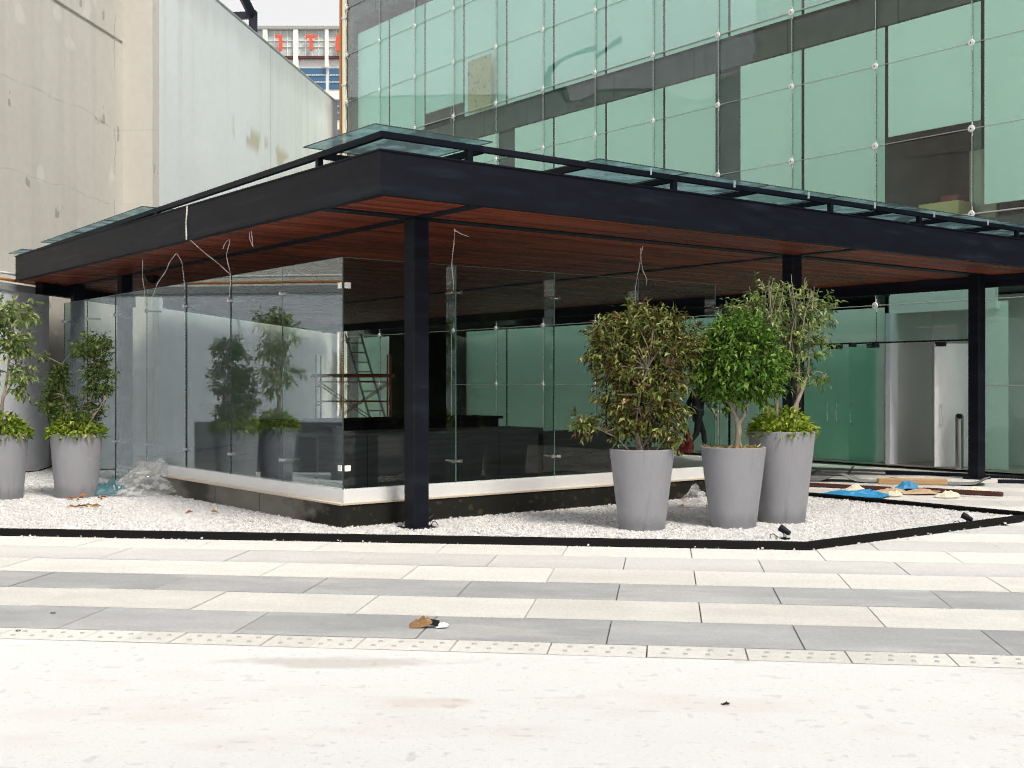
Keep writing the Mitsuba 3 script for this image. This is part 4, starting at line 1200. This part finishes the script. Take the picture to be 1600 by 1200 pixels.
bar('timber_bar', (4.55, 18.35), (6.9, 16.75), .10, .06, 'm_redbar', 'dark red timber bar lying behind the blue tarpaulin', 'timber', .0)
bar('timber_bar', (5.9, 17.1), (6.75, 16.45), .05, .03, 'm_redbar', 'thin dark red batten right of the torn cardboard', 'timber', .065)
bar('timber_beam', (5.55, 18.1), (6.55, 17.95), .16, .09, 'm_lumber', 'short brown timber beam on top of the debris', 'timber', .06)
bar('steel_angle', (6.55, 20.9), (8.0, 20.1), .06, .06, 'm_steel', 'black steel bar lying before the entrance', 'bar', .0)
bar('steel_angle', (7.6, 20.3), (8.9, 19.6), .06, .05, 'm_steel', 'black steel bar right of the rear column', 'bar', .0)
bar('steel_angle', (7.75, 19.0), (9.0, 18.7), .08, .06, 'm_steel', 'black steel bar in front of the rear column foot', 'bar', .0)
bar('steel_plank', (5.2, 22.3), (7.9, 20.7), .22, .03, 'm_felt', 'grey plank lying along the front of the doors', 'plank', .0)


def felt_roll(x, y, L, rz, amp, seed, label):
    n, m = 40, 5
    u, v = np.meshgrid(np.linspace(0, 1, n), np.linspace(0, 1, m), indexing='ij')
    wave = amp * (np.exp(-((u - .22) / .06) ** 2) * .9 + np.exp(-((u - .5) / .05) ** 2) * .5 + np.exp(-((u - 1.0) / .05) ** 2) * 1.0)
    z = .015 + wave * (1 - .25 * v)
    pts = np.stack([u * L, v * .62, z], -1).reshape(-1, 3)
    i, j = np.meshgrid(np.arange(n - 1), np.arange(m - 1), indexing='ij')
    q = np.stack([i * m + j, (i + 1) * m + j, (i + 1) * m + j + 1, i * m + j + 1], -1).reshape(-1, 4)
    lo = pts - [0, 0, .008]
    me = trimesh.Trimesh(np.vstack([pts, lo]), np.vstack([q[:, [0, 1, 2]], q[:, [0, 2, 3]], q[:, [0, 2, 1]] + len(pts), q[:, [0, 3, 2]] + len(pts)]), process=False)
    r = trimesh.transformations.rotation_matrix(rz, [0, 0, 1])
    r[:2, 3] = [x, y]
    k = put('felt_sheet', me, 'm_felt', smooth=50, frame=r)
    labels[k] = {'label': label, 'category': 'felt sheet'}


felt_roll(4.65, 19.35, 2.9, -.36, .13, 3, 'long grey felt sheet with curled folds behind the red timber bar')
felt_roll(4.7, 20.7, 1.2, -.25, .16, 4, 'folded grey felt sheet close to the green doors')
for i, (x, y, sx, sy, mt, lab) in enumerate(((5.45, 17.25, .22, .16, 'm_card', 'torn brown cardboard beside the short timber beam'), (5.85, 17.05, .26, .16, 'm_card', 'crumpled brown paper wrapped over the red bar'), (6.6, 17.15, .2, .12, 'm_paper', 'cream torn paper near the right end of the red bar'),
                                                       (6.05, 16.6, .16, .12, 'm_paper', 'cream paper scrap right of the blue tarpaulin'), (5.0, 17.5, .14, .12, 'm_paper', 'small paper scrap on the red bar behind the tallest planter'), (5.35, 16.75, .1, .1, 'm_paper', 'white paper scrap at the tip of the blue tarpaulin'))):
    k = put('paper_scrap', crumple(x, y, sx * 1.2, sy * 1.2, .085, 60 + i, 14, floor=.01, sharp=2.0), mt)
    labels[k] = {'label': lab, 'category': 'paper'}
k = put('blue_scrap', crumple(5.75, 17.45, .2, .12, .16, 91, 12, floor=.03), 'm_tarp')
labels[k] = {'label': 'blue plastic scrap tucked under the brown timber beam', 'category': 'plastic scrap'}

# leaf litter on the gravel, litter on the pavement
for i, (x, y, lab) in enumerate(((-5.85, 16.05, 'dry orange leaves in front of the teal plastic'), (-5.4, 15.0, 'dry brown leaves on the gravel before the plastic sheet'), (-3.5, 14.5, 'dry leaf on the gravel beside the plinth'), (2.28, 14.9, 'dry brown leaf between the right planters'))):
    r = np.random.default_rng(90 + i)
    n = 7 if i < 2 else 2
    P = np.stack([x + r.normal(0, .14, n), y + r.normal(0, .1, n), np.full(n, .045)], -1)
    D = np.stack([r.normal(size=n), r.normal(size=n), np.full(n, .1)], -1)
    lm, col = leaf_mesh(P, D, np.full(n, .13), np.full(n, .06), pick_colors(r, n, [(0.45, 0.25, 0.08), (0.30, 0.13, 0.06)], [1, 1]), seed=i)
    k = numbered('dry_leaf')
    scene[k] = ply(lm, 'm_leaf', color=col)
    labels[k] = {'label': lab, 'category': 'leaves', 'kind': 'stuff'}
t = thing('crumpled_wrapper', 'crumpled gold, black and white wrapper on the grey paving strip', 'litter')
put(t + '__gold_foil', crumple(-.60, 7.78, .085, .04, .06, 4, 20, floor=.004, sharp=2.5), 'm_gold')
put(t + '__black_flap', moved(cbx(-.04, .04, -.03, .03, 0, .006, .001), trimesh.transformations.translation_matrix([-.515, 7.79, .03]) @ trimesh.transformations.rotation_matrix(.5, [1, .4, 0])), 'm_black')
put(t + '__white_flap', crumple(-.46, 7.77, .045, .03, .035, 8, 14, floor=.004, sharp=2.0), 'm_white')
for x, y, lab in ((-3.18, 8.24, 'black scrap on the grey paving strip at the left'), (-3.18, 7.66, 'black scrap on the tactile slabs at the left'), (1.06, 5.92, 'dark twig scrap on the concrete apron')):
    k = put('litter_scrap', crumple(x, y, .026, .015, .015, int(x * 10) + 50, 8, floor=.003), 'm_black')
    labels[k] = {'label': lab, 'category': 'litter'}
k = put('loose_cable', tube([street(-11.2, 19.0, .04), street(-11.1, 20.0, .03), street(-11.15, 20.5, .06), street(-11.2, 20.85, .12)], .012, 6), 'm_black', smooth=True)
labels[k] = {'label': 'black cable lying at the foot of the lavender wall', 'category': 'cable'}

# ticket post before the entrance
t = thing('steel_bollard', 'stainless steel reader post with slanted top beside the rear column', 'bollard')
bp = np.array([8.24, 21.95])
m = trimesh.creation.cylinder(radius=.075, height=.98, sections=28)
m.apply_translation([bp[0], bp[1], .49])
m.vertices[m.vertices[:, 2] > .9, 2] += (m.vertices[m.vertices[:, 2] > .9, 0] - bp[0]) * .2 + (m.vertices[m.vertices[:, 2] > .9, 1] - bp[1]) * .7
put(t + '__post', m, 'm_steelpost', smooth=35)
m = trimesh.creation.cylinder(radius=.055, height=.012, sections=20)
m.apply_transform(trimesh.transformations.rotation_matrix(math.atan(.7), [1, 0, 0]))
m.apply_translation([bp[0], bp[1], .992])
put(t + '__reader', m, 'm_black')

# ------------------------------------------------------------------ person walking behind the olive brown shrub
import manifold3d as m3


def body(bones, length=0.02):
    parts = []
    for (p, rp), (q, rq) in bones:
        s1 = m3.Manifold.sphere(rp, 20).translate(list(map(float, p)))
        s2 = m3.Manifold.sphere(rq, 20).translate(list(map(float, q)))
        parts.append(m3.Manifold.batch_hull([s1, s2]))
    m = m3.Manifold.batch_boolean(parts, m3.OpType.Add).refine_to_length(length).to_mesh()
    tm = trimesh.Trimesh(m.vert_properties[:, :3], m.tri_verts, process=True)
    trimesh.smoothing.filter_taubin(tm, iterations=12)
    return tm


pp = np.eye(4)
pp[:3, :3] = trimesh.transformations.rotation_matrix(math.radians(-70), [0, 0, 1])[:3, :3]
pp[:3, 3] = [4.05, 26.0, 0.0]
t = thing('person', 'person in dark jacket and trousers walking behind the olive brown shrub', 'person')
J = dict(hipL=(-.10, .02, .92), hipR=(.10, -.02, .92), kneeL=(-.10, .20, .50), kneeR=(.10, -.08, .50), ankL=(-.10, .26, .09), ankR=(.10, -.38, .14), pel=(0, 0, .95), wst=(0, .01, 1.12), chest=(0, .03, 1.34), neck=(0, .05, 1.48), shL=(-.19, .03, 1.40), shR=(.19, .03, 1.40), elL=(-.25, -.10, 1.13), elR=(.25, .12, 1.13), wrL=(-.24, .02, .90), wrR=(.24, .30, .95))
cl = [((J['hipL'], .09), (J['kneeL'], .06)), ((J['kneeL'], .06), (J['ankL'], .045)), ((J['hipR'], .09), (J['kneeR'], .06)), ((J['kneeR'], .06), (J['ankR'], .045)),
      (((-.08, 0, .95), .11), ((.08, 0, .95), .11)), ((J['pel'], .13), (J['wst'], .13)), ((J['wst'], .135), (J['chest'], .15)), (((-.1, .03, 1.36), .10), ((.1, .03, 1.36), .10)), ((J['chest'], .13), (J['neck'], .06)),
      ((J['shL'], .07), (J['elL'], .05)), ((J['elL'], .05), (J['wrL'], .036)), ((J['shR'], .07), (J['elR'], .05)), ((J['elR'], .05), (J['wrR'], .036))]
put(t + '__clothes', body(cl), 'm_cloth', smooth=True, frame=pp)
hd = [((0, .05, 1.46), .052), ((0, .06, 1.54), .055)], [((0, .075, 1.62), .085), ((0, .065, 1.67), .09)], [((0, .11, 1.585), .05), ((0, .10, 1.62), .075)], [((0, .165, 1.62), .012), ((0, .178, 1.605), .014)], [((-.085, .06, 1.625), .018), ((-.088, .06, 1.645), .018)], [((.085, .06, 1.625), .018), ((.088, .06, 1.645), .018)]
put(t + '__head', body([((a[0], a[1]), (b[0], b[1])) for a, b in hd], .012), 'm_skin', smooth=True, frame=pp)
put(t + '__hair', body([(((0, .05, 1.67), .093), ((0, .04, 1.69), .088)), (((0, .02, 1.62), .08), ((0, .04, 1.68), .09))], .015), 'm_hair', smooth=True, frame=pp)
for s, wr_ in ((-1, J['wrL']), (1, J['wrR'])):
    w = np.array(wr_)
    hb = [((w, .03), (w + [0, .02, -.07], .034))]
    for i in range(4):
        k0 = w + [0.0, -.02 + .018 * i, -.085]
        hb.append(((k0, .010), (k0 + [-s * .012, .012, -.045 - .006 * (i in (1, 2))], .008)))
        hb.append(((k0 + [-s * .012, .012, -.045], .008), (k0 + [-s * .03, .014, -.07], .007)))
    hb.append(((w + [0, .03, -.04], .011), (w + [-s * .012, .055, -.085], .009)))
    put(t + '__hand', body(hb, .008), 'm_skin', smooth=True, frame=pp)
for a in (J['ankL'], J['ankR']):
    a = np.array(a)
    put(t + '__shoe', body([((a + [0, -.02, -.04], .045), (a + [0, .16, -.055], .034))], .015), 'm_black', smooth=True, frame=pp)
k = put('red_bag', crumple(3.72, 25.7, .2, .2, .55, 33, 18, floor=.02), 'm_redblack')
labels[k] = {'label': 'dark red bag on the ground left of the walking person', 'category': 'bag'}
